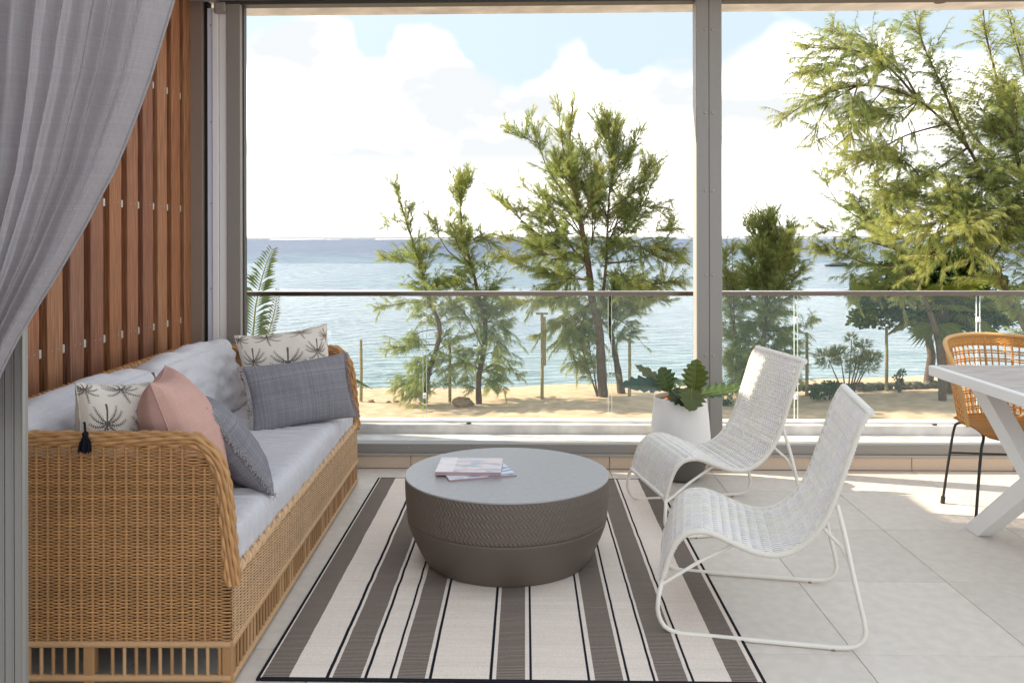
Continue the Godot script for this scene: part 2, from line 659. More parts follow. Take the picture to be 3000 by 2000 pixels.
	mat("far_land", 0.36, 0.40, 0.45, 1.0, 0.0)
	mat("foam", 0.85, 0.86, 0.87, 0.9, 0.1)
	var ripples := noise_tex(0.02, Color.BLACK, Color.WHITE, 60, 5, 512, 6.0)
	for k in 3:
		var sea_m: StandardMaterial3D = tinted(mat("sea_%d" % k, 1, 1, 1, [0.18, 0.24, 0.3][k], [0.13, 0.11, 0.10][k]))
		bumpy(sea_m, ripples, 1.6)
		sea_m.uv1_triplanar = true
		sea_m.uv1_world_triplanar = true
		sea_m.uv1_scale = [Vector3(0.035, 0.1, 0.12), Vector3(0.012, 0.1, 0.05), Vector3(0.003, 0.1, 0.015)][k]

# ---------------------------------------------------------------- ground, sea, far things
var ground_noise := FastNoiseLite.new()

func ground_at(x: float, d: float) -> float:
	var crest := table(x, [[-6.0, -3.44], [-1.2, -3.44], [-0.3, -3.37], [1.6, -3.25], [4.0, -3.26], [5.5, -3.38], [8.0, -3.25], [10.0, -3.09], [12.0, -3.02], [16.0, -2.95]])
	var y := lerpf(-3.5, crest, smooth(8.0, 22.0, d)) + 0.05 * ground_noise.get_noise_2d(x * 2.0, d * 2.0) + 0.02 * ground_noise.get_noise_2d(x * 9.0, d * 9.0)
	if d > 25.0:
		y -= 0.022 * pow(d - 25.0, 1.9)
	return y

func terrain() -> void:
	ground_noise.seed = 9
	ground_noise.frequency = 0.08
	var mb := MB.new()
	var pts := PackedVector3Array()
	var nu := 260
	var nv := 150
	for j in nv + 1:
		var d := 5.6 + 36.0 * j / nv
		for i in nu + 1:
			var x := -34.0 + 78.0 * i / nu
			pts.append(Vector3(x, ground_at(x, d), -d))
	mb.grid(nu, nv, pts, false)
	tag(put(mb, "sand_ground", M.sand), "", "", "", "structure")

	# the lagoon: real waves near by, longer and lower ones farther out, a deep blue channel before the reef
	var f := FastNoiseLite.new()
	f.seed = 17
	f.frequency = 1.0
	f.fractal_octaves = 3
	nu = 220
	nv = 420
	var patch := FastNoiseLite.new()
	patch.seed = 3
	patch.frequency = 0.004
	var rows := []
	for j in nv + 1:
		var k := float(j) / nv
		var line := [PackedVector3Array(), PackedColorArray()]
		var d := 29.0 * pow(900.0, pow(k, 1.35))
		var row := d * 6.8 * 1.35 * pow(maxf(k, 0.003), 0.35) / nv
		var wl := maxf(1.3, row * 5.0)
		for i in nu + 1:
			var x := d * (1.7 * i / nu - 0.85)
			var amp := minf(0.055 * wl, 0.045 + 0.0002 * d)
			var y := amp * f.get_noise_2d(x / (wl * 4.5), d / wl) * (0.35 + 0.65 * smooth(29, 45, d))
			line[0].append(Vector3(x, -5.2 + y, -d))
			var p := patch.get_noise_2d(x, d * 1.6) * 0.5
			var deep := smooth(80.0, 480.0, d * (1.0 + 0.5 * p))
			var c := Color(0.125, 0.20, 0.23).lerp(Color(0.068, 0.130, 0.180), smooth(36.0, 70.0, d))
			c = c.lerp(Color(0.032, 0.064, 0.140), deep)
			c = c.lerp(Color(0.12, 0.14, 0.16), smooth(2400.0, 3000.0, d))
			line[1].append(c)
		rows.append(line)
	var cuts := [0, 0, 0, nv]
	for j in nv:
		if -rows[j][0][0].z < 110.0:
			cuts[1] = j
		if -rows[j][0][0].z < 215.0:
			cuts[2] = j
	for s in 3:
		mb = MB.new()
		pts = PackedVector3Array()
		var cols := PackedColorArray()
		for j in range(cuts[s], cuts[s + 1] + 1):
			pts.append_array(rows[j][0])
			cols.append_array(rows[j][1])
		mb.grid(nu, cuts[s + 1] - cuts[s], pts, false)
		mb.c = cols
		tag(put(mb, "sea", M["sea_%d" % s]), "", "", "", "structure")

	# surf on the outer reef
	mb = MB.new()
	for k in 260:
		var x := -2600.0 + k * 22.0 + rng.randf_range(-25, 25)
		if x < 500.0 and rng.randf() < 0.72 - 0.0001 * x:
			continue
		blob(mb, Vector3(x, -5.2, -2350.0 - 160.0 * sin(x * 0.004) - rng.randf_range(0, 60)), Vector3(rng.randf_range(14, 34), rng.randf_range(0.8, 2.6), 5.0), k, 0.5, 5)
	tag(put(mb, "reef_surf", M.foam), "white surf breaking along the outer reef below the horizon", "surf", "", "stuff")
	# small breaking ripples by the beach
	mb = MB.new()
	for k in 46:
		var d := rng.randf_range(31.5, 36.0)
		var x := rng.randf_range(-12.0, 4.0)
		var ps := []
		for s in 7:
			ps.append(Vector3(x + s * 0.45, -5.17 + 0.02 * sin(s * 1.1), -d - 0.18 * sin(s * 0.7 + k)))
		mb.tube(ps, 0.03, 5, true, [0.008, 0.03, 0.045, 0.05, 0.04, 0.025, 0.006])
	tag(put(mb, "shore_foam", M.foam), "thin lines of white foam where ripples reach the beach", "foam", "", "stuff")

	# low island far out on the left
	mb = MB.new()
	pts = PackedVector3Array()
	for j in 9:
		for i in 41:
			var u := i / 40.0
			var q := j / 8.0
			var prof := table(u, [[0, 0], [0.1, 10], [0.3, 22], [0.42, 34], [0.52, 24], [0.7, 16], [0.9, 9], [1, 0]])
			pts.append(Vector3(-4050.0 + 1500.0 * u, -6.0 + prof * sin(PI * q) * (0.9 + 0.2 * f.get_noise_2d(u * 30, q * 4)), -13000.0 - 700.0 * q))
	mb.grid(40, 8, pts, false)
	tag(put(mb, "distant_island", M.far_land), "", "", "", "structure")

func blob(mb: MB, ce: Vector3, size: Vector3, sd: int, rough := 0.35, seg := 14) -> void:
	var f := FastNoiseLite.new()
	f.seed = sd
	f.frequency = 1.3
	var pts := PackedVector3Array()
	for j in seg + 1:
		var b := PI * j / seg
		for i in seg * 2 + 1:
			var a := TAU * i / (seg * 2)
			var d := Vector3(sin(b) * cos(a), cos(b), sin(b) * sin(a))
			pts.append(ce + d * size * (1.0 + rough * f.get_noise_3dv(d * 1.5)))
	mb.grid(seg * 2, seg, pts, false)

# ---------------------------------------------------------------- terrace shell
func terrace() -> void:
	# slab with every visible tile laid on it
	var slab := box("terrace_floor", Vector3(1.6, -0.16, -0.9), Vector3(9.4, 0.3, 9.4), M.grout, self, 0.004)
	tag(slab, "", "", "", "structure")
	for i in range(-5, 9):
		for j in range(-1, 6):
			var x0 := 1.643 + (i - 4) * 0.578
			var z0 := -2.825 + (1 - j) * 0.5985
			var z1 := maxf(z0 - 0.5985, -5.04)
			if x0 > 5.6 or z0 <= -5.03:
				continue
			var ce := Vector3(x0 + 0.289, -0.004, (z0 + z1) * 0.5) - slab.position
			box("floor_tile", ce, Vector3(0.5755, 0.008 + 0.0006 * ((i + j * 3) % 3), z0 - z1 - 0.0025), M["floor_tile_%d" % posmod(i * 2 + j * 5, 3)], slab, 0.0012)
	# step below the window track, faced with tiles
	var step := box("tiled_step", Vector3(1.6, -0.1, -5.25), Vector3(9.4, 0.345, 0.40), M.grout, self, 0.002)
	tag(step, "", "", "", "structure")
	for i in range(-6, 8):
		var x0 := 1.643 + (i - 1) * 0.578
		box("skirting_tile", Vector3(x0 + 0.289, 0.039, -5.046) - step.position, Vector3(0.5745, 0.072, 0.014), M.skirt_tile, step, 0.0015)
	# white ledge and kerb that carry the glass
	var ledge := thing("parapet_kerb", "low white kerb running under the glass balustrade", "kerb", Vector3(1.6, 0.0, -5.34))
	box("ledge", Vector3(0, 0.104, 0.11), Vector3(9.4, 0.064, 0.22), M.white_wall, ledge, 0.003)
	box("kerb", Vector3(0, -0.06, -0.09), Vector3(9.4, 0.506, 0.18), M.white_wall, ledge, 0.004)
	for x in [-1.95, 0.9]:
		var mb := MB.new()
		blob(mb, Vector3.ZERO, Vector3(0.016, 0.007, 0.012), 3, 0.0, 6)
		put(mb, "drain_cap", M.aluminium_dark, ledge, Vector3(x, 0.198, -0.02))
	# face of the building under the terrace
	tag(box("building_face", Vector3(1.6, -2.0, -5.3), Vector3(9.4, 3.3, 0.36), M.white_wall, self, 0.01), "white rendered wall of the building below the terrace", "wall")
	# roof over the front of the terrace
	var roof := thing("roof_edge", "pale plaster soffit of the roof above the balustrade", "roof", Vector3(2.14, 2.74, -4.9))
	box("soffit", Vector3(0, 0.10, 0.0), Vector3(8.32, 0.2, 1.02), M.soffit, roof, 0.004)
	for p in [[-2.47, -0.235], [0.33, -0.31]]:
		var l := MB.new()
		l.lathe([Vector2(0.0, -0.002), Vector2(0.026, -0.002), Vector2(0.034, -0.005), Vector2(0.036, 0.0), Vector2(0.036, 0.01)], 20)
		put(l, "downlight", M.aluminium_dark, roof, Vector3(p[0], 0.0, p[1]))
	# side wall behind the slats, raised out of view to block sun, and its end beyond the window
	tag(box("side_wall", Vector3(-2.16, 1.25, -1.74), Vector3(0.16, 5.5, 6.7), M.white_wall, self, 0.004), "white side wall behind the timber slats, its unseen top raised to block sun", "wall")
	tag(box("wing_wall", Vector3(-1.97, -0.585, -5.37), Vector3(0.24, 5.96, 0.46), M.white_wall, self, 0.004), "white wing wall beside the balustrade, left of the grey post", "wall")  # hidden from view; its reach and height are shaped for the sun patches

func slat_screen() -> void:
	var o := thing("slat_screen", "wall of upright reddish brown timber slats behind the sofa", "slat wall", Vector3(-1.96, 0, -3.6))
	box("backing", Vector3(-0.096, 1.5, 0.0), Vector3(0.05, 3.0, 2.92), M.slat_back, o, 0.002)
	for h in [0.29, 0.878, 1.515, 2.156, 2.79]:
		box("batten", Vector3(-0.057, h, 0.0), Vector3(0.028, 0.05, 2.9), M.slat_back, o, 0.002)
	for k in 16:
		var z := 1.343 - k * 0.179
		var depth := -z + 3.6
		if depth > 4.93:
			continue
		box("slat", Vector3(-0.021, 1.5, z - 0.059 + rng.randf_range(-0.002, 0.002)), Vector3(0.042, 3.0, 0.117), M["slat_%d" % [0, 1, 2, 3, 4, 1, 0, 2, 3, 1, 4, 0, 1, 2, 4, 0][k]], o, 0.003)
		for h in [0.878, 1.515, 2.156]:
			box("clip", Vector3(-0.012, h, z - 0.130), Vector3(0.018, 0.036, 0.018), M.clip, o, 0.002)
			for s in [-0.035, -0.08]:
				var mb := MB.new()
				blob(mb, Vector3.ZERO, Vector3(0.002, 0.0035, 0.0035), 1, 0.0, 4)
				put(mb, "screw", M.screw, o, Vector3(0.0005, h + 0.004, z + s))
	# the last, narrow slat and the brown end post
	box("slat", Vector3(-0.021, 1.5, -1.39), Vector3(0.042, 3.0, 0.10), M.slat_2, o, 0.003)
	box("end_post", Vector3(0.032, 1.5, -1.47), Vector3(0.072, 3.0, 0.06), M.slat_end, o, 0.003)

func bolt(o: Node3D, p: Vector3, r := 0.0085) -> void:
	var mb := MB.new()
	mb.lathe([Vector2(r, 0), Vector2(r, 0.002), Vector2(r * 0.7, 0.004), Vector2(0, 0.0045)], 12)
	var b := put(mb, "bolt", M.screw, o, p)
	b.rotation.x = PI / 2

func window_frame() -> void:
	var o := thing("window_frame", "grey aluminium frame of the tall opening onto the sea", "window frame", Vector3(0.5, 0, -5.09))
	box("left_post", Vector3(-2.209, 1.42, 0), Vector3(0.082, 2.6, 0.09), M.aluminium, o, 0.003)
	box("left_post_lip", Vector3(-2.163, 1.42, -0.02), Vector3(0.008, 2.6, 0.05), M.aluminium_dark, o, 0.002)
	box("top_beam", Vector3(1.0, 2.79, 0), Vector3(6.6, 0.15, 0.09), M.aluminium_dark, o, 0.003)
	box("bottom_track", Vector3(1.0, 0.117, 0.002), Vector3(6.6, 0.054, 0.09), M.aluminium, o, 0.003)
	box("track_lip", Vector3(1.0, 0.0835, 0.012), Vector3(6.6, 0.013, 0.10), M.aluminium_pale, o, 0.002)
	for x in [-1.18, -0.83, 1.69, 2.6]:
		bolt(o, Vector3(x, 0.122, 0.046), 0.006)
	# pillar of two halves with pairs of bolts
	for s in [-1, 1]:
		var half := box("pillar_half", Vector3(0.565 + s * 0.0375, 1.43, 0.004), Vector3(0.0735, 2.58, 0.10), M.aluminium, o, 0.003)
		for h in [2.544, 2.063, 1.612, 1.126, 0.662]:
			bolt(half, Vector3(-s * 0.016, h - 1.43, 0.0502))
	# white guide channel left of the post
	var g := thing("white_guide_channel", "tall white metal channel between the brown end post and the grey window post", "channel", Vector3(-1.80, 0, -5.09))
	box("outer_strip", Vector3(-0.056, 1.4, 0.0), Vector3(0.030, 2.6, 0.05), M.bluish_metal, g, 0.002)
	box("middle_strip", Vector3(-0.0205, 1.4, 0.006), Vector3(0.036, 2.6, 0.06), M.white_metal, g, 0.003)
	box("inner_strip", Vector3(0.024, 1.4, 0.0), Vector3(0.048, 2.6, 0.06), M.white_metal, g, 0.004)
	box("cap", Vector3(0.012, 2.70, 0.012), Vector3(0.075, 0.075, 0.08), M.aluminium_pale, g, 0.012)
	for h in [2.60, 2.03, 1.55, 1.05]:
		bolt(g, Vector3(-0.050, h, 0.0255), 0.004)
	tag(box("dark_joint", Vector3(-1.879, 1.4, -5.10), Vector3(0.022, 2.7, 0.06), M.black_gap, self, 0.001), "narrow black joint between the brown end post and the white channel", "joint")

func balustrade() -> void:
	var o := thing("glass_balustrade", "clear glass balustrade with a slim metal handrail facing the sea", "balustrade", Vector3(0, 0.193, -5.43))
	var edges := [[-1.775, -0.642], [-0.621, 0.519], [0.540, 1.672], [1.693, 2.79], [2.811, 3.95], [3.97, 5.1]]
	for e in edges:
		box("glass_pane", Vector3((e[0] + e[1]) * 0.5, 0.395, 0), Vector3(e[1] - e[0], 0.79, 0.012), M.glass, o, 0.0)
		for x in e:
			box("pane_edge", Vector3(x, 0.395, 0), Vector3(0.003, 0.786, 0.0135), M.glass_edge, o, 0.0)
	box("handrail", Vector3(1.66, 0.80, 0), Vector3(6.9, 0.026, 0.046), M.rail, o, 0.003)
	box("rail_highlight", Vector3(1.66, 0.8148, 0), Vector3(6.9, 0.003, 0.048), M.rail_highlight, o, 0.001)
	box("channel", Vector3(1.66, 0.008, 0.022), Vector3(6.9, 0.014, 0.018), M.white_metal, o, 0.002)
	box("channel", Vector3(1.66, 0.008, -0.022), Vector3(6.9, 0.014, 0.018), M.white_metal, o, 0.002)
	for x in [-0.6315, 1.6825, 2.8005]:
		for h in [0.16, 0.64]:
			box("pane_clamp", Vector3(x, h, 0), Vector3(0.02, 0.03, 0.03), M.white_metal, o, 0.003)

# ---------------------------------------------------------------- sofa and cushions
const RATTAN := Color(0.47, 0.245, 0.098)
const RATTAN_LIT := Color(0.60, 0.385, 0.215)  # brighter copy for the sofa front; the light there is in the colour

func straight(a: Vector3, b: Vector3, step: float) -> PackedVector3Array:
	var count := maxi(1, int(round(a.distance_to(b) / step)))
	var out := PackedVector3Array()
	for k in count + 1:
		out.append(a.lerp(b, float(k) / count))
	return out

func same(nn: Vector3, count: int) -> PackedVector3Array:
	var out := PackedVector3Array()
	for k in count:
		out.append(nn)
	return out

func braid(path: Array, core: float, strand: float, strands: int, turns: float, tint: Color, m: Material, called: String, o: Node3D) -> void:
	var mb := MB.new()
	var c := curve(path, 0.011)
	var cnt := c.size()
	for s in strands:
		var f := rng.randf_range(0.8, 1.15)
		mb.col = Color(tint.r * f, tint.g * f, tint.b * f)
		var ps := []
		var side := Vector3.ZERO
		for k in cnt:
			var tg := (c[mini(k + 1, cnt - 1)] - c[maxi(k - 1, 0)]).normalized()
			if k == 0:
				side = tg.cross(Vector3(0.3, 0.9, 0.31)).normalized()
			side = (side - tg * side.dot(tg)).normalized()
			var other := side.cross(tg)
			var a := TAU * (float(s) / strands + turns * k / cnt)
			var rr := core + strand * 0.5 * cos(PI * k / 3.0 + PI * s)
			ps.append(c[k] + side * cos(a) * rr + other * sin(a) * rr)
		mb.tube(ps, strand, 5)
	mb.col = Color(tint.r * 0.5, tint.g * 0.5, tint.b * 0.5)
	var mid := []
	for k in range(0, cnt, 3):
		mid.append(c[k])
	mid.append(c[cnt - 1])
	mb.tube(mid, core * 0.9, 6)
	put(mb, called, m, o)

func sofa() -> void:
	# own axes: x to the front of the seat, z along the seat towards the camera
	var turn := 0.0175
	var o := thing("wicker_sofa", "long natural wicker sofa with pale cushions along the slat wall", "sofa", Vector3(-0.907, 0, -3.66), turn)
	var L := 1.066   # half length
	var D := 0.93
	# arms
	for s in [1.0, -1.0]:
		var arm := Node3D.new()
		arm.name = "arm"
		o.add_child(arm, true)
		# the weave runs from the back to the front and turns the corner; the upper rows stop at the rounded corner
		var mb := MB.new()
		var rows := 113
		var sub := 3
		var stake := 0.034
		for r in rows:
			var y := 0.132 + r * 0.0052
			var front := 0.0
			if y > 0.60:
				var q := (y - 0.60) / 0.125
				front = -0.115 * (1.0 - sqrt(maxf(0.0, 1.0 - q * q)))
			front -= 0.03 * smooth(0.3, 0.75, y)
			var segs := int(floor((D + front) / stake * sub))
			var path := PackedVector3Array()
			for k in segs + 1:
				path.append(Vector3(-D + k * stake / sub, y, s * L))
			path.append(Vector3(front, y, s * L))
			mb.weave(path, same(Vector3(0, 0, s), path.size()), Vector3.UP, 1, 0.0052, 0.0023, sub, 0.0038 if r % 2 == 0 else -0.0038, rng, RATTAN, 0.16)
		for k in int(D / stake) + 1:
			var x := -D + k * stake
			if x < -0.02:
				mb.col = Color(RATTAN.r * 0.8, RATTAN.g * 0.8, RATTAN.b * 0.8)
				mb.tube([Vector3(x, 0.13, s * L), Vector3(x, 0.72 if x < -0.13 else 0.66, s * L)], 0.0052, 6)
		mb.col = Color.WHITE
		tag(put(mb, "woven_side", M.rattan, arm), "", "", "", "stuff")
		box("added_backing", Vector3(-D * 0.5 - 0.06, 0.41, s * (L - 0.032)), Vector3(D - 0.14, 0.54, 0.018), M.rattan_plain if s < 0.0 else M.rattan_dark, arm)  # panel added behind the weave, near black on the near arm for gap shade
		box("added_backing", Vector3(-0.095, 0.36, s * (L - 0.032)), Vector3(0.15, 0.44, 0.018), M.rattan_plain if s < 0.0 else M.rattan_dark, arm)
		box("added_backing", Vector3(-0.115, 0.625, s * (L - 0.032)), Vector3(0.10, 0.11, 0.018), M.rattan_plain if s < 0.0 else M.rattan_dark, arm)
		if s < 0.0:
			var inner := MB.new()
			for r in 66:
				var y := 0.40 + r * 0.0053
				var front := -0.03
				if y > 0.62:
					front -= 0.11 * (1.0 - sqrt(maxf(0.0, 1.0 - pow((y - 0.62) / 0.125, 2.0))))
				var path := straight(Vector3(-0.42, y, -L + 0.02), Vector3(front, y, -L + 0.02), 0.012)
				inner.weave(path, same(Vector3(0, 0, 1), path.size()), Vector3.UP, 1, 0.0053, 0.0029, 3, 0.004 if r % 2 == 0 else -0.004, rng, RATTAN, 0.16)
			tag(put(inner, "woven_inner_side", M.rattan, arm), "", "", "", "stuff")
		var z: float = s * (L - 0.012)
		braid([Vector3(0.0, 0.30, z), Vector3(-0.012, 0.45, z), Vector3(-0.026, 0.59, z), Vector3(-0.045, 0.665, z), Vector3(-0.088, 0.718, z), Vector3(-0.15, 0.737, z), Vector3(-0.45, 0.738, z), Vector3(-D, 0.742, z)], 0.018, 0.0070, 10, 0.8, RATTAN, M.rattan, "braided_rim", arm)
	# front panel
	var fp := MB.new()
	var front_path := straight(Vector3(0, 0, -L), Vector3(0, 0, L), 0.0117)
	for r in 39:
		for k in front_path.size():
			front_path[k].y = 0.132 + r * 0.0047
		fp.weave(front_path, same(Vector3.RIGHT, front_path.size()), Vector3.UP, 1, 0.0047, 0.0025, 3, 0.0038 if r % 2 == 0 else -0.0038, rng, RATTAN_LIT, 0.12)
	fp.col = Color(0.4, 0.25, 0.13)
	for k in range(0, front_path.size(), 3):
		fp.tube([Vector3(0, 0.13, front_path[k].z), Vector3(0, 0.315, front_path[k].z)], 0.005, 5)
	tag(put(fp, "woven_front", M.rattan, o), "", "", "", "stuff")
	braid([Vector3(-0.006, 0.325, -L), Vector3(-0.006, 0.328, 0.0), Vector3(-0.006, 0.325, L)], 0.012, 0.0072, 4, 30.0, RATTAN_LIT, M.rattan, "braided_front_rim", o)
	# base rails, corner posts and rows of uprights
	var rail := MB.new()
	for h in [0.022, 0.124]:
		rail.tube([Vector3(0, h, -L), Vector3(0, h, L)], 0.011, 7)
		for s in [-1.0, 1.0]:
			rail.tube([Vector3(-D, h, s * L), Vector3(0, h, s * L)], 0.011, 7)
	put(rail, "base_rail", M.rattan_pale, o)
	for p in [[0, L], [0, -L], [-0.42, L], [-D, L], [-D, -L]]:
		box("foot", Vector3(p[0] - 0.012, 0.066, p[1] - signf(p[1]) * 0.012), Vector3(0.034, 0.128, 0.034), M.rattan_plain, o, 0.004)
	var up := CylinderMesh.new()
	up.top_radius = 0.0058
	up.bottom_radius = 0.0058
	up.height = 0.1
	up.radial_segments = 8
	up.rings = 1
	up.material = M.rattan_plain
	var pale := up.duplicate()
	pale.material = M.rattan_pale
	var z := -L + 0.035
	while z < L - 0.02:
		put_mesh(up if rng.randf() < 0.6 else pale, "upright", o, Vector3(0, 0.072, z))
		z += 0.0352
	for k in 25:
		if absf(-0.036 * (k + 1) + 0.42) > 0.03:
			for s in [-1.0, 1.0]:
				put_mesh(up if rng.randf() < 0.6 else pale, "upright", o, Vector3(-0.036 * (k + 1), 0.072, s * L))
	# platform, back
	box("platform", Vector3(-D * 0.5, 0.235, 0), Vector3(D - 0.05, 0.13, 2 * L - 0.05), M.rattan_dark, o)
	box("back_panel", Vector3(-D + 0.02, 0.43, 0), Vector3(0.03, 0.58, 2 * L - 0.02), M.rattan_plain, o)
	braid([Vector3(-D + 0.01, 0.742, -L), Vector3(-D + 0.01, 0.742, L)], 0.017, 0.0088, 6, 30.0, RATTAN, M.rattan, "braided_back_rim", o)

	var basis := Basis(Vector3.UP, turn)
	var place := func(p: Vector3) -> Vector3: return o.position + basis * p
	# seat cushion
	var seat := put(soft_box(Vector3(0.79, 0.145, 2.05), 0.035, Vector3(0.022, 0.018, 0.0065), 0.011, Vector3(3.0, 6.0, 36.0), 0.012, 7), "seat_cushion", M.cushion_cloth)
	seat.position = place.call(Vector3(-0.405, 0.378, 0.0))
	seat.rotation.y = turn
	tag(seat, "long pale grey seat cushion lying on the wicker sofa", "cushion")
	for s in [1.0, -1.0]:
		var back := put(soft_box(Vector3(0.17, 0.39, 1.02), 0.06, Vector3(0.02, 0.014, 0.016), 0.017, Vector3(2.0, 13.0, 4.5), 0.042, 12 if s > 0.0 else 31), "back_cushion", M.cushion_cloth)
		back.transform = Transform3D(basis * Basis(Vector3.BACK, 0.24), place.call(Vector3(-0.70, 0.598, s * 0.525)))
		tag(back, ["pale grey back cushion at the end of the sofa nearest the curtain", "pale grey back cushion under the palm print pillow by the window"][0 if s > 0.0 else 1], "cushion", "back cushions on the sofa")
	var tab := box("cushion_label", place.call(Vector3(-0.665, 0.725, 0.035)), Vector3(0.05, 0.11, 0.003), M.slat_end, self, 0.001, basis * Basis(Vector3.BACK, 0.3))
	tag(tab, "brown flap hanging between the two back cushions beside the pink pillow", "flap")

	pillow("palm_pillow", "cream pillow printed with grey palms, behind the fringed pillow by the window", M.pillow_print, Vector3(-1.21, 0.655, -4.40), Vector3(0.86, 0.075, -0.5), Vector3(-0.10, 0.95, -0.3), 0.48, 0.46, 0.13, 41, "")
	pillow("fringed_pillow", "large oblong blue grey pillow with fringed ends near the far arm", M.pillow_blue, Vector3(-1.085, 0.60, -4.16), Vector3(0.80, 0.05, -0.60), Vector3(-0.2, 0.93, -0.25), 0.53, 0.33, 0.14, 42, "fringe")
	var p3 := pillow("palm_pillow", "cream palm print pillow with a black tassel hanging over the near arm", M.pillow_print, Vector3(-1.32, 0.665, -2.87), Vector3(0.36, -0.10, -0.92), Vector3(-0.10, 0.97, -0.1), 0.44, 0.42, 0.20, 43, "")
	pillow("pink_pillow", "dusty pink pillow leaning between the palm print and the fringed pillows", M.pillow_pink, Vector3(-1.175, 0.65, -2.95), Vector3(-0.30, -0.03, -0.95), Vector3(-0.26, 0.9, 0.20), 0.50, 0.50, 0.25, 44, "")
	pillow("fringed_pillow", "blue grey fringed pillow resting against the pink pillow", M.pillow_blue, Vector3(-1.10, 0.60, -3.16), Vector3(-0.50, 0.0, -0.80), Vector3(-0.2, 0.72, 0.66), 0.41, 0.41, 0.17, 45, "fringe")
	# tassel of the near palm pillow
	var tas := MB.new()
	tas.tube([Vector3(0, 0.05, 0), Vector3(0.004, 0.045, 0), Vector3(0.006, 0.012, 0)], 0.004, 6)
	blob(tas, Vector3(0.006, 0.006, 0), Vector3(0.011, 0.012, 0.011), 2, 0.2, 8)
	for k in 60:
		var a := rng.randf() * TAU
		var r := sqrt(rng.randf())
		tas.tube([Vector3(0.006, 0.0, 0) + Vector3(cos(a), 0, sin(a)) * 0.006 * r, Vector3(0.006, -0.022, 0) + Vector3(cos(a), 0, sin(a)) * 0.018 * r, Vector3(0.004, -0.052 - rng.randf() * 0.006, 0) + Vector3(cos(a), 0, sin(a)) * 0.022 * r], 0.0024, 4, false)
	var tn := put(tas, "tassel", M.tassel)
	tn.position = Vector3(-1.325, 0.755, -2.567)
	tn.scale = Vector3.ONE * 0.85
	tag(tn, "black tassel hanging over the top of the near wicker arm", "tassel")

func pillow(called: String, label: String, m: Material, ce: Vector3, u: Vector3, up: Vector3, w: float, h: float, thick: float, sd: int, trim: String) -> Node3D:
	u = u.normalized()
	var nn := u.cross(up).normalized()
	up = nn.cross(u)
	var o := thing(called, label, "pillow", ce)
	o.basis = Basis(u, up, nn)
	put_mesh(pillow_mesh(w, h, thick, sd, m), "cover", o)
	if trim == "fringe":
		for s in [-1.0, 1.0]:
			var mb := MB.new()
			for k in 150:
				var q := 2.0 * k / 149.0 - 1.0
				var y := q * h * 0.5
				var x: float = s * w * 0.5 * (1.0 - 0.09 * (1.0 - q * q))
				var out: float = rng.randf_range(0.012, 0.024)
				mb.tube([Vector3(x - s * 0.004, y, rng.randf_range(-0.003, 0.003)), Vector3(x + s * out * 0.6, y + rng.randf_range(-0.005, 0.005), rng.randf_range(-0.006, 0.006)), Vector3(x + s * out, y + rng.randf_range(-0.012, 0.008), rng.randf_range(-0.012, 0.012))], 0.0014, 3, false)
			tag(put(mb, "fringe", M.fringe_pale if s < 0.0 else M.fringe, o), "", "", "", "stuff")
	else:
		var mb := MB.new()
		var ps := []
		for k in 4 * 24 + 1:
			var a := (k % 24) / 12.0 - 1.0
			var sq: Vector2 = [Vector2(a, -1), Vector2(1, a), Vector2(-a, 1), Vector2(-1, -a)][mini(k / 24, 3)] if k < 96 else Vector2(-1, -1)
			ps.append(Vector3(sq.x * w * 0.5 * (1.0 - 0.09 * (1.0 - sq.y * sq.y)), sq.y * h * 0.5 * (1.0 - 0.09 * (1.0 - sq.x * sq.x)), 0))
		mb.tube(ps, 0.0022, 5, false)
		put(mb, "seam", m, o)
	return o

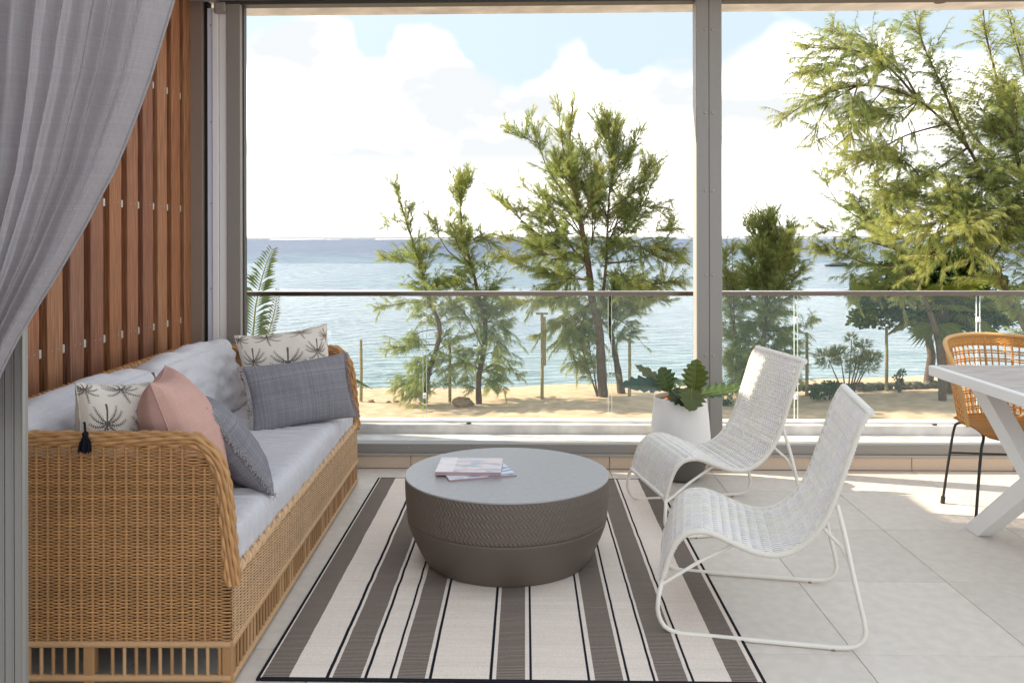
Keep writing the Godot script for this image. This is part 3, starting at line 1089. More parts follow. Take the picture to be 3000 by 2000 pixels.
# ---------------------------------------------------------------- rug, coffee table, magazines
func coffee_table() -> void:
	var r := thing("striped_rug", "rectangular rug with cream, brown and navy stripes under the coffee table", "rug", Vector3(-0.049, 0.0, -3.72))
	var w := 1.532
	var l := 2.19
	var mb := MB.new()
	var f := FastNoiseLite.new()
	f.seed = 2
	f.frequency = 1.0
	var pts := PackedVector3Array()
	for j in 221:
		for i in 61:
			var x := w * (i / 60.0 - 0.5)
			var z := l * (j / 220.0 - 0.5)
			var edge := minf(minf(i, 60 - i) / 4.0, minf(j, 220 - j) / 8.0)
			pts.append(Vector3(x, 0.0085 + clampf(edge, 0.0, 1.0) * (0.0055 * f.get_noise_2d(x * 0.9, z * 5.5) + 0.001), z))
	mb.grid(60, 220, pts, true)
	put(mb, "woven_field", M.rug, r)
	mb = MB.new()
	for s in [-1.0, 1.0]:
		mb.box(Vector3(s * (w * 0.5 + 0.001), 0.0045, 0), Vector3(0.013, 0.009, l + 0.013), 0.002)
		mb.box(Vector3(0, 0.0045, s * (l * 0.5 + 0.001)), Vector3(w - 0.012, 0.009, 0.013), 0.002)
	put(mb, "bound_edge", M.rug_border, r)

	var t := thing("coffee_table", "round dark concrete coffee table tapering to its foot", "table", Vector3(-0.078, 0.0095, -3.655))
	mb = MB.new()
	mb.lathe([Vector2(0.02, 0.0), Vector2(0.338, 0.0), Vector2(0.344, 0.004), Vector2(0.37, 0.05), Vector2(0.398, 0.11), Vector2(0.413, 0.150), Vector2(0.418, 0.172), Vector2(0.419, 0.178), Vector2(0.413, 0.181)], 96)
	put(mb, "foot", M.concrete, t)
	mb = MB.new()
	var prof := []
	for k in 13:
		var q := k / 12.0
		prof.append(Vector2(0.4185 + 0.009 * sin(q * PI * 0.6), 0.183 + 0.160 * q))
	mb.lathe([Vector2(0.412, 0.181)] + prof, 128, Vector3.ZERO, 14.0)
	put(mb, "chevron_band", M.concrete_chevron, t)
	mb = MB.new()
	mb.lathe([Vector2(0.4272, 0.3432), Vector2(0.4275, 0.347), Vector2(0.4262, 0.3485), Vector2(0.424, 0.349), Vector2(0.2, 0.349), Vector2(0.0, 0.349)], 128)
	put(mb, "table_top", M.concrete_top_lit, t)
	var top := 0.0095 + 0.349
	var cover := mat("magazine_cover", 1, 1, 1, 0.35)
	cover.albedo_texture = cover_print(Color(0.86, 0.80, 0.80), Color(0.62, 0.66, 0.74))
	var cover2 := mat("magazine_cover_two", 1, 1, 1, 0.35)
	cover2.albedo_texture = cover_print(Color(0.82, 0.83, 0.87), Color(0.30, 0.40, 0.62))
	mat("pages", 0.62, 0.52, 0.48, 0.8)
	mat("cover_back", 0.42, 0.28, 0.29, 0.5)
	magazine("magazine", "slim magazine lying askew under the thicker one on the coffee table", Vector3(-0.205, top, -3.655), 0.30, Vector2(0.285, 0.22), 0.006, cover2)
	magazine("magazine", "thicker pink and white magazine on top of the slim one on the coffee table", Vector3(-0.236, top + 0.0065, -3.69), -0.02, Vector2(0.272, 0.235), 0.014, cover)

func cover_print(a: Color, b: Color) -> ImageTexture:
	var img := Image.create(256, 200, false, Image.FORMAT_RGB8)
	var f := FastNoiseLite.new()
	f.seed = int(b.b * 100)
	f.frequency = 0.008
	for y in 200:
		for x in 256:
			var k := smooth(-0.05, 0.3, f.get_noise_2d(x, y * 2.2)) * 0.75
			img.set_pixel(x, y, a.lerp(b, k).lerp(Color(0.93, 0.92, 0.92), 0.6 if x < 70 else 0.0))
	return ImageTexture.create_from_image(img)

func magazine(called: String, label: String, at: Vector3, turn: float, size: Vector2, thick: float, m: Material) -> void:
	var o := thing(called, label, "magazine", at, turn, "magazines on the coffee table")
	box("pages", Vector3(0.001, thick * 0.5, 0), Vector3(size.x - 0.004, thick - 0.0012, size.y - 0.004), M.pages, o, 0.0006)
	box("back_cover", Vector3(0, 0.0006, 0), Vector3(size.x, 0.001, size.y), M.cover_back, o, 0.0)
	box("spine", Vector3(0, thick * 0.5, size.y * 0.5 - 0.001), Vector3(size.x, thick, 0.002), M.cover_back, o, 0.0)
	var mb := MB.new()
	var pts := PackedVector3Array()
	for j in 5:
		for i in 9:
			pts.append(Vector3(size.x * (i / 8.0 - 0.5), thick + 0.0006 + 0.0012 * sin(i * 0.5) * j / 4.0, size.y * (0.5 - j / 4.0)))
	mb.grid(8, 4, pts, false)
	put(mb, "front_cover", m, o)

# ---------------------------------------------------------------- woven lounge chairs
func lounge_chair(label: String) -> Node3D:
	var o := thing("lounge_chair", label, "chair", Vector3.ZERO, 0.0, "white woven lounge chairs")
	var prof := [Vector3(-0.088, 0.772, 0), Vector3(-0.062, 0.727, 0), Vector3(-0.026, 0.62, 0), Vector3(0.016, 0.496, 0), Vector3(0.05, 0.412, 0), Vector3(0.096, 0.346, 0), Vector3(0.15, 0.303, 0), Vector3(0.21, 0.284, 0), Vector3(0.275, 0.291, 0), Vector3(0.34, 0.314, 0), Vector3(0.405, 0.340, 0), Vector3(0.452, 0.347, 0), Vector3(0.497, 0.336, 0), Vector3(0.531, 0.304, 0), Vector3(0.553, 0.260, 0), Vector3(0.566, 0.22, 0), Vector3(0.578, 0.178, 0)]
	var stake := 0.0345
	var path := curve(prof, stake / 3.0)
	var nrm := PackedVector3Array()
	for k in path.size():
		var tg := (path[mini(k + 1, path.size() - 1)] - path[maxi(k - 1, 0)]).normalized()
		nrm.append(Vector3(-tg.y, tg.x, 0))
	var half := 0.242
	var start := PackedVector3Array()
	for p in path:
		start.append(p + Vector3(0, 0, -half))
	var mb := MB.new()
	mb.weave(start, nrm, Vector3(0, 0, 1), 50, 2.0 * half / 49.0, 0.0037, 3, 0.0068, rng, Color(0.84, 0.815, 0.785), 0.05)
	tag(put(mb, "woven_seat", M.white_wicker, o), "", "", "", "stuff")
	mb = MB.new()
	mb.col = Color(0.66, 0.63, 0.59)
	for k in range(0, path.size(), 3):
		mb.tube([path[k] + Vector3(0, 0, -half), path[k] + Vector3(0, 0, half)], 0.0034, 6)
	tag(put(mb, "cross_stakes", M.white_wicker, o), "", "", "", "stuff")
	# wrapped edges
	for s in [-1.0, 1.0]:
		mb = MB.new()
		mb.col = Color(0.72, 0.675, 0.61)
		var fine := curve(prof, 0.0042)
		var ps := []
		var rad := []
		for k in fine.size():
			ps.append(fine[k] + Vector3(0, 0, s * (half + 0.006)))
			rad.append(0.0092 + 0.0022 * absf(sin(k * PI / 3.0)) + rng.randf_range(-0.0006, 0.0006))
		mb.tube(ps, 0.012, 8, true, rad)
		put(mb, "wrapped_edge", M.white_wicker, o)
	mb = MB.new()
	mb.col = Color(0.74, 0.715, 0.68)
	mb.tube([Vector3(-0.091, 0.772, -half - 0.006), Vector3(-0.091, 0.772, half + 0.006)], 0.0145, 10)
	put(mb, "top_roll", M.white_wicker, o)
	mb = MB.new()
	mb.col = Color(0.70, 0.67, 0.63)
	mb.tube([Vector3(0.579, 0.176, -half - 0.006), Vector3(0.579, 0.176, half + 0.006)], 0.0125, 10)
	put(mb, "front_roll", M.white_wicker, o)
	# bent tube loops
	for s in [-1.0, 1.0]:
		mb = MB.new()
		var zz: float = s * 0.283
		var up_z: float = s * (half - 0.004)
		var loop := curve([Vector3(0.010, 0.462, up_z), Vector3(-0.012, 0.36, s * 0.262), Vector3(-0.038, 0.22, zz), Vector3(-0.066, 0.095, zz), Vector3(-0.066, 0.055, zz), Vector3(-0.045, 0.024, zz), Vector3(-0.005, 0.0125, zz), Vector3(0.06, 0.0105, zz), Vector3(0.47, 0.0105, zz), Vector3(0.532, 0.0125, zz), Vector3(0.572, 0.03, zz), Vector3(0.592, 0.07, zz), Vector3(0.593, 0.105, zz), Vector3(0.586, 0.15, s * 0.272), Vector3(0.572, 0.19, up_z), Vector3(0.552, 0.245, up_z)], 0.02)
		mb.tube(Array(loop), 0.0078, 9)
		put(mb, "frame_loop", M.white_tube, o)
		mb = MB.new()
		mb.tube([Vector3(0.578, 0.165, s * 0.262), Vector3(0.46, 0.237, s * 0.235), Vector3(0.325, 0.302, s * 0.2)], 0.0062, 8)
		mb.tube([Vector3(-0.030, 0.268, s * 0.276), Vector3(0.0, 0.33, s * 0.25), Vector3(0.058, 0.385, s * 0.225)], 0.0062, 8)
		put(mb, "brace", M.white_tube, o)
		for x in [0.03, 0.45]:
			mb = MB.new()
			mb.tube([Vector3(x, 0.0005, zz), Vector3(x, 0.012, zz)], 0.0075, 8)
			put(mb, "glide", M.slat_end, o)
	mb = MB.new()
	mb.tube([Vector3(0.325, 0.300, -0.2), Vector3(0.325, 0.300, 0.2)], 0.008, 8)
	mb.tube([Vector3(0.06, 0.382, -0.225), Vector3(0.06, 0.382, 0.225)], 0.008, 8)
	put(mb, "cross_bar", M.white_tube, o)
	return o

func lounge_chairs() -> void:
	var a := lounge_chair("white woven lounge chair nearest the camera, beside the rug")
	a.position = Vector3(1.084, 0.0, -3.123)
	a.rotation.y = PI - 0.186
	var b := a.duplicate()
	b.name = numbered("lounge_chair")
	add_child(b)
	b.position = Vector3(1.154, 0.0, -4.254)
	b.rotation.y = -(PI - 0.178)
	b.set_meta("label", "white woven lounge chair farther back, in front of the planter")

# ---------------------------------------------------------------- dining table and chair
func dining() -> void:
	var t := thing("dining_table", "white dining table with crossed legs at the right edge", "table", Vector3(2.9, 0, -3.55))
	var zf := -0.515
	for k in 5:
		box("top_plank", Vector3(0.0, 0.735, zf + 0.1015 + k * 0.2045), Vector3(2.0, 0.03, 0.2025), M.white_plank, t, 0.003)
	box("end_board", Vector3(-1.016, 0.728, zf + 0.511), Vector3(0.03, 0.046, 1.024), M.white_paint, t, 0.003)
	box("end_board", Vector3(1.016, 0.728, zf + 0.511), Vector3(0.03, 0.046, 1.024), M.white_paint, t, 0.003)
	box("side_board", Vector3(0, 0.728, zf - 0.0005), Vector3(2.0, 0.044, 0.02), M.white_paint, t, 0.003)
	box("side_board", Vector3(0, 0.728, zf + 1.0235), Vector3(2.0, 0.044, 0.02), M.white_paint, t, 0.003)
	for s in [-1.0, 1.0]:
		for q in [-1.0, 1.0]:
			var mb := MB.new()
			var a := Vector3(0, 0.002, q * 0.455)
			var b := Vector3(0, 0.704, -q * 0.455)
			# a square beam cut level at both ends
			var hw := 0.062
			var x0: float = -0.035 + 0.0015 * q
			var x1: float = 0.035 + 0.0015 * q
			var c := []
			for x in [x0, x1]:
				c.append([a + Vector3(x, 0, -hw), a + Vector3(x, 0, hw), b + Vector3(x, 0, hw), b + Vector3(x, 0, -hw)])
			mb.face(c[0], Vector3.LEFT)
			mb.face(c[1], Vector3.RIGHT)
			var along := (b - a).normalized()
			var outw := Vector3(0, -along.z, along.y)
			mb.face([c[0][0], c[1][0], c[1][3], c[0][3]], -outw)
			mb.face([c[0][1], c[1][1], c[1][2], c[0][2]], outw)
			mb.face([c[0][0], c[1][0], c[1][1], c[0][1]], Vector3.DOWN)
			put(mb, "crossed_leg", M.white_paint, t, Vector3(s * 0.835, 0, 0))
	box("stretcher", Vector3(0, 0.352, 0), Vector3(1.58, 0.07, 0.05), M.white_paint, t, 0.004)

	var o := thing("rattan_chair", "open rattan grid dining chair on thin black legs behind the white table", "chair", Vector3(2.36, 0, -4.24), -0.12)
	var shell := func(u: float, q: float) -> Vector3:
		# u -1 left edge .. 1 right edge, q 0 seat .. 1 top
		var a := u * 1.75
		var w := 0.235 + 0.055 * q
		var back := 0.27 + 0.10 * q
		var x := w * sin(a) * (1.0 if absf(a) < PI / 2 else 1.0)
		var z := -back * cos(a) if absf(a) < PI / 2 else 0.32 * (absf(a) - PI / 2)
		var top := 0.83 - 0.03 * u * u - 0.10 * pow(absf(u), 6.0)
		return Vector3(x, lerpf(0.435, top, q), z)
	var mb := MB.new()
	for k in 33:
		var u := -1.0 + k / 16.0
		var f := rng.randf_range(0.85, 1.15)
		mb.col = Color(0.52 * f, 0.225 * f, 0.052 * f)
		var ps := []
		for j in 9:
			ps.append(shell.call(clampf(u, -1, 1), j / 8.0))
		mb.tube(ps, 0.0042 if k % 4 else 0.0065, 5)
	for j in 9:
		for pair in [-0.006, 0.006]:
			var f := rng.randf_range(0.85, 1.15)
			mb.col = Color(0.56 * f, 0.27 * f, 0.07 * f)
			var ps := []
			for k in 41:
				ps.append(shell.call(-1.0 + k / 20.0, 0.09 + 0.1 * j) + Vector3(0, pair + 0.002 * sin(k * PI), 0))
			mb.tube(ps, 0.004, 5)
	tag(put(mb, "rattan_grid", M.rattan_orange, o), "", "", "", "stuff")
	mb = MB.new()
	mb.col = Color(0.62, 0.36, 0.13)
	var rim := []
	for j in 8:
		rim.append(shell.call(-1.0, j / 8.0))
	for k in 41:
		rim.append(shell.call(-1.0 + k / 20.0, 1.0) + Vector3(0, 0.004, 0))
	for j in range(7, -1, -1):
		rim.append(shell.call(1.0, j / 8.0))
	mb.tube(rim, 0.0105, 8)
	put(mb, "rim", M.rattan_orange, o)
	# woven band under the rim
	mb = MB.new()
	for s in 6:
		var ps := []
		mb.col = Color(0.55, 0.28, 0.08) * rng.randf_range(0.9, 1.1)
		for k in 61:
			var p: Vector3 = shell.call(-0.92 + 1.84 * k / 60.0, 0.985 - 0.018 * s)
			ps.append(p + Vector3(0, 0, 0.003 * cos(PI * k + PI * s)))
		mb.tube(ps, 0.0046, 5)
	put(mb, "rim_band", M.rattan_orange, o)
	# seat
	mb = MB.new()
	var pts := PackedVector3Array()
	for j in 13:
		for i in 17:
			var u := i / 8.0 - 1.0
			var q := j / 12.0
			var hw := lerpf(0.235, 0.205, q) * (1.0 if q < 0.85 else sqrt(maxf(0.0, 1.0 - pow((q - 0.85) / 0.2, 2.0))))
			pts.append(Vector3(u * hw, 0.437 - 0.018 * (1.0 - u * u) * sin(PI * q) - 0.03 * pow(q, 4.0), lerpf(-0.25 * sqrt(1.0 - u * u * 0.8), 0.25, q)))
	mb.grid(16, 12, pts, true)
	put(mb, "seat", M.seat_pad, o)
	mb = MB.new()
	for s in 22:
		var ps := []
		mb.col = Color(0.5, 0.24, 0.065) * rng.randf_range(0.85, 1.15)
		var q := s / 23.0
		for i in 17:
			ps.append(pts[int(q * 12) * 17 + i].lerp(pts[mini(int(q * 12) + 1, 12) * 17 + i], q * 12.0 - int(q * 12)) + Vector3(0, 0.005, 0))
		mb.tube(ps, 0.0048, 5)
	tag(put(mb, "seat_weave", M.rattan_orange, o), "", "", "", "stuff")
	for s in [-1.0, 1.0]:
		mb = MB.new()
		var c := curve([Vector3(s * 0.275, 0.006, -0.16), Vector3(s * 0.252, 0.2, -0.15), Vector3(s * 0.228, 0.375, -0.14), Vector3(s * 0.215, 0.415, -0.12), Vector3(s * 0.19, 0.423, -0.06), Vector3(s * 0.19, 0.42, 0.1), Vector3(s * 0.205, 0.405, 0.17), Vector3(s * 0.222, 0.36, 0.19), Vector3(s * 0.245, 0.2, 0.215), Vector3(s * 0.268, 0.006, 0.24)], 0.02)
		mb.tube(Array(c), 0.0068, 8)
		put(mb, "leg_loop", M.black_rod, o)
		for z in [-0.16, 0.24]:
			mb = MB.new()
			mb.tube([Vector3(s * (0.275 if z < 0 else 0.268), 0.001, z), Vector3(s * (0.272 if z < 0 else 0.265), 0.035, z * 0.99)], 0.0115, 8)
			put(mb, "rubber_foot", M.black_rod, o)
	mb = MB.new()
	mb.tube([Vector3(-0.245, 0.26, -0.147), Vector3(0.245, 0.26, -0.147)], 0.0055, 6)
	put(mb, "stretcher", M.black_rod, o)

# ---------------------------------------------------------------- planter
func leaf_mesh(length: float, width: float, lobes: int, bend: float, fold: float, tint: Color) -> ArrayMesh:
	# a lobed blade along +x that droops towards its tip
	var mb := MB.new()
	var nseg := lobes * 4
	for s in [-1.0, 1.0]:
		var pts := PackedVector3Array()
		for j in 4:
			for i in nseg + 1:
				var q := float(i) / nseg
				var lobe := 0.62 + 0.38 * absf(sin(PI * q * lobes + 0.6))
				var w: float = width * pow(sin(PI * pow(q, 0.72)), 0.8) * lobe
				var x := length * q + w * 0.35 * j / 3.0
				var y := -bend * length * q * q
				var k := j / 3.0
				pts.append(Vector3(x, y + fold * w * k + 0.004 * sin(q * 40.0) * k, s * w * k))
		var c0 := mb.v.size()
		mb.grid(nseg, 3, pts, s > 0.0)
		for i in range(c0, mb.c.size()):
			var f := rng.randf_range(0.92, 1.08)
			mb.c[i] = Color(tint.r * f, tint.g * f, tint.b * f)
	mb.col = Color(0.16, 0.20, 0.06)
	mb.tube([Vector3(0, 0.002, 0), Vector3(length * 0.5, -bend * length * 0.25 + 0.001, 0), Vector3(length * 0.97, -bend * length * 0.94, 0)], 0.003, 5, true, [0.0035, 0.0025, 0.001])
	return mb.mesh(M.plant_leaf)

func planter() -> void:
	var at := Vector3(0.865, 0, -4.86)
	var o := thing("planter", "tall white planter with a dark rounded foot beside the window pillar", "planter", at)
	var mb := MB.new()
	mb.lathe([Vector2(0.02, 0.0), Vector2(0.085, 0.0), Vector2(0.105, 0.012), Vector2(0.132, 0.06), Vector2(0.15, 0.12), Vector2(0.160, 0.19), Vector2(0.155, 0.195)], 48)
	put(mb, "foot", M.pot_grey, o)
	mb = MB.new()
	mb.lathe([Vector2(0.150, 0.194), Vector2(0.1655, 0.196), Vector2(0.1665, 0.20), Vector2(0.164, 0.25), Vector2(0.158, 0.33), Vector2(0.150, 0.40), Vector2(0.146, 0.45), Vector2(0.1455, 0.456), Vector2(0.143, 0.458), Vector2(0.139, 0.457), Vector2(0.138, 0.45), Vector2(0.14, 0.38)], 56)
	put(mb, "pot", M.pot_white, o)
	mb = MB.new()
	mb.lathe([Vector2(0.141, 0.43), Vector2(0.07, 0.437), Vector2(0.0, 0.44)], 32)
	put(mb, "soil", M.soil, o)
	var p := thing("potted_plant", "leafy plant with lobed dark green leaves growing in the white planter", "plant", at + Vector3(0, 0.437, 0))
	mb = MB.new()
	blob(mb, Vector3.ZERO, Vector3(0.05, 0.035, 0.045), 4, 0.3, 8)
	put(mb, "root_stump", M.soil, p, Vector3(-0.03, 0.02, 0.06))
	# [foot, tip direction, length, width, lobes, bend, roll, tint]
	var leaves := [
		[Vector3(-0.09, 0.07, 0.03), Vector3(-0.97, 0.16, 0.15), 0.25, 0.075, 5, 0.10, -0.55, Color(0.055, 0.10, 0.085)],
		[Vector3(-0.09, 0.07, -0.02), Vector3(-0.75, 0.62, -0.1), 0.20, 0.045, 4, 0.05, -0.7, Color(0.10, 0.12, 0.06)],
		[Vector3(-0.07, 0.05, 0.04), Vector3(-0.30, 0.95, 0.1), 0.15, 0.07, 5, 0.05, 0.35, Color(0.05, 0.085, 0.02)],
		[Vector3(-0.07, 0.075, 0.10), Vector3(0.55, -0.4, 0.6), 0.12, 0.065, 4, 0.3, 0.6, Color(0.03, 0.055, 0.025)],
		[Vector3(0.07, 0.04, 0.02), Vector3(0.08, 0.98, 0.05), 0.195, 0.078, 6, 0.03, -0.2, Color(0.085, 0.115, 0.018)],
		[Vector3(0.04, 0.085, 0.12), Vector3(-0.15, -0.45, 0.85), 0.14, 0.085, 5, 0.35, -0.3, Color(0.075, 0.10, 0.022)],
		[Vector3(0.09, 0.03, 0.02), Vector3(0.97, 0.18, 0.1), 0.25, 0.06, 6, -0.05, 0.6, Color(0.07, 0.115, 0.04)],
		[Vector3(0.0, 0.07, -0.03), Vector3(0.4, 0.2, -0.9), 0.16, 0.06, 5, 0.2, 0.2, Color(0.05, 0.09, 0.03)],
		[Vector3(-0.02, 0.05, -0.05), Vector3(-0.5, 0.3, -0.8), 0.16, 0.06, 5, 0.2, 0.0, Color(0.05, 0.09, 0.03)]]
	for l in leaves:
		var stalk := MB.new()
		stalk.col = Color(0.10, 0.13, 0.04)
		stalk.tube([Vector3(l[0].x * 0.3, 0, l[0].z * 0.3), l[0] * 0.7 + Vector3(0, 0.01, 0), l[0]], 0.004, 6)
		var st := put(stalk, "leaf_stalk", M.plant_leaf, p)
		var lf := put_mesh(leaf_mesh(l[2], l[3], l[4], l[5], 0.22, l[7]), "leaf", p, l[0])
		var x: Vector3 = l[1].normalized()
		var y := (Vector3.UP - x * x.y).normalized() if absf(x.y) < 0.9 else (Vector3.BACK - x * x.z).normalized()
		y = y.rotated(x, l[6])
		lf.basis = Basis(x, y, x.cross(y))
		st.set_meta("label", "")
		st.remove_meta("label")

# ---------------------------------------------------------------- curtain and folded doors
func curtain() -> void:
	var mb := MB.new()
	var f := FastNoiseLite.new()
	f.seed = 77
	f.frequency = 1.0
	var nu := 420
	var nv := 60
	var right := [[0.0, -0.66], [0.22, -0.745], [0.434, -0.852], [0.528, -0.905], [0.65, -0.998], [0.767, -1.116], [0.868, -1.232], [0.915, -1.278], [1.0, -1.345]]
	var pts := PackedVector3Array()
	for j in nv + 1:
		var q := float(j) / nv
		var h := 2.75 - 1.9 * q
		for i in nu + 1:
			var t := float(i) / nu
			var squeeze := 1.0 - 0.80 * smooth(0.25, 1.0, q)
			var r := table(q, right) - 0.022
			var l := lerpf(-2.05, -1.62, smooth(0.1, 1.0, q))
			# the folds fan out from the tie and bow with the edge
			var x := lerpf(l, r, t)
			var ph := t * 15.0 + 0.9 * f.get_noise_2d(t * 5.0, 0.3)
			var depth := 0.034 * (0.45 + 0.55 * squeeze) * (0.7 + 0.5 * f.get_noise_2d(t * 9.0, 4.0))
			var s := sin(TAU * ph)
			var z := -2.10 + depth * (s + 0.28 * sin(TAU * 2.0 * ph + 1.0)) + 0.02 * f.get_noise_2d(t * 4.0, q * 2.0)
			x += 0.008 * cos(TAU * ph) * squeeze
			pts.append(Vector3(x, h, z))
	mb.grid(nu, nv, pts, false)
	# hem along the leading edge
	var hem := MB.new()
	var ps := []
	for j in nv + 1:
		ps.append(pts[j * (nu + 1) + nu])
	hem.tube(ps, 0.0035, 6)
	var o := thing("sheer_curtain", "pale lavender sheer curtain drawn aside at the upper left", "curtain", Vector3.ZERO)
	put(mb, "drape", M.sheer, o)
	put(hem, "hem", M.sheer, o)
	var rod := MB.new()
	rod.tube([Vector3(-2.1, 2.78, -2.1), Vector3(0.4, 2.78, -2.1)], 0.014, 8)
	put(rod, "rod", M.white_metal, o)

	var d := thing("folding_doors", "stack of folded grey aluminium door leaves below the curtain", "folding door", Vector3(-1.437, 0, -2.33))
	for k in 4:
		box("door_stile", Vector3(0.062 - k * 0.0285, 1.36, -0.004 * k), Vector3(0.0245, 2.70, 0.03), M.aluminium, d, 0.003)
		box("seal", Vector3(0.0755 - k * 0.0285, 1.36, 0.012 - 0.004 * k), Vector3(0.0025, 2.70, 0.012), M.screw, d, 0.0)

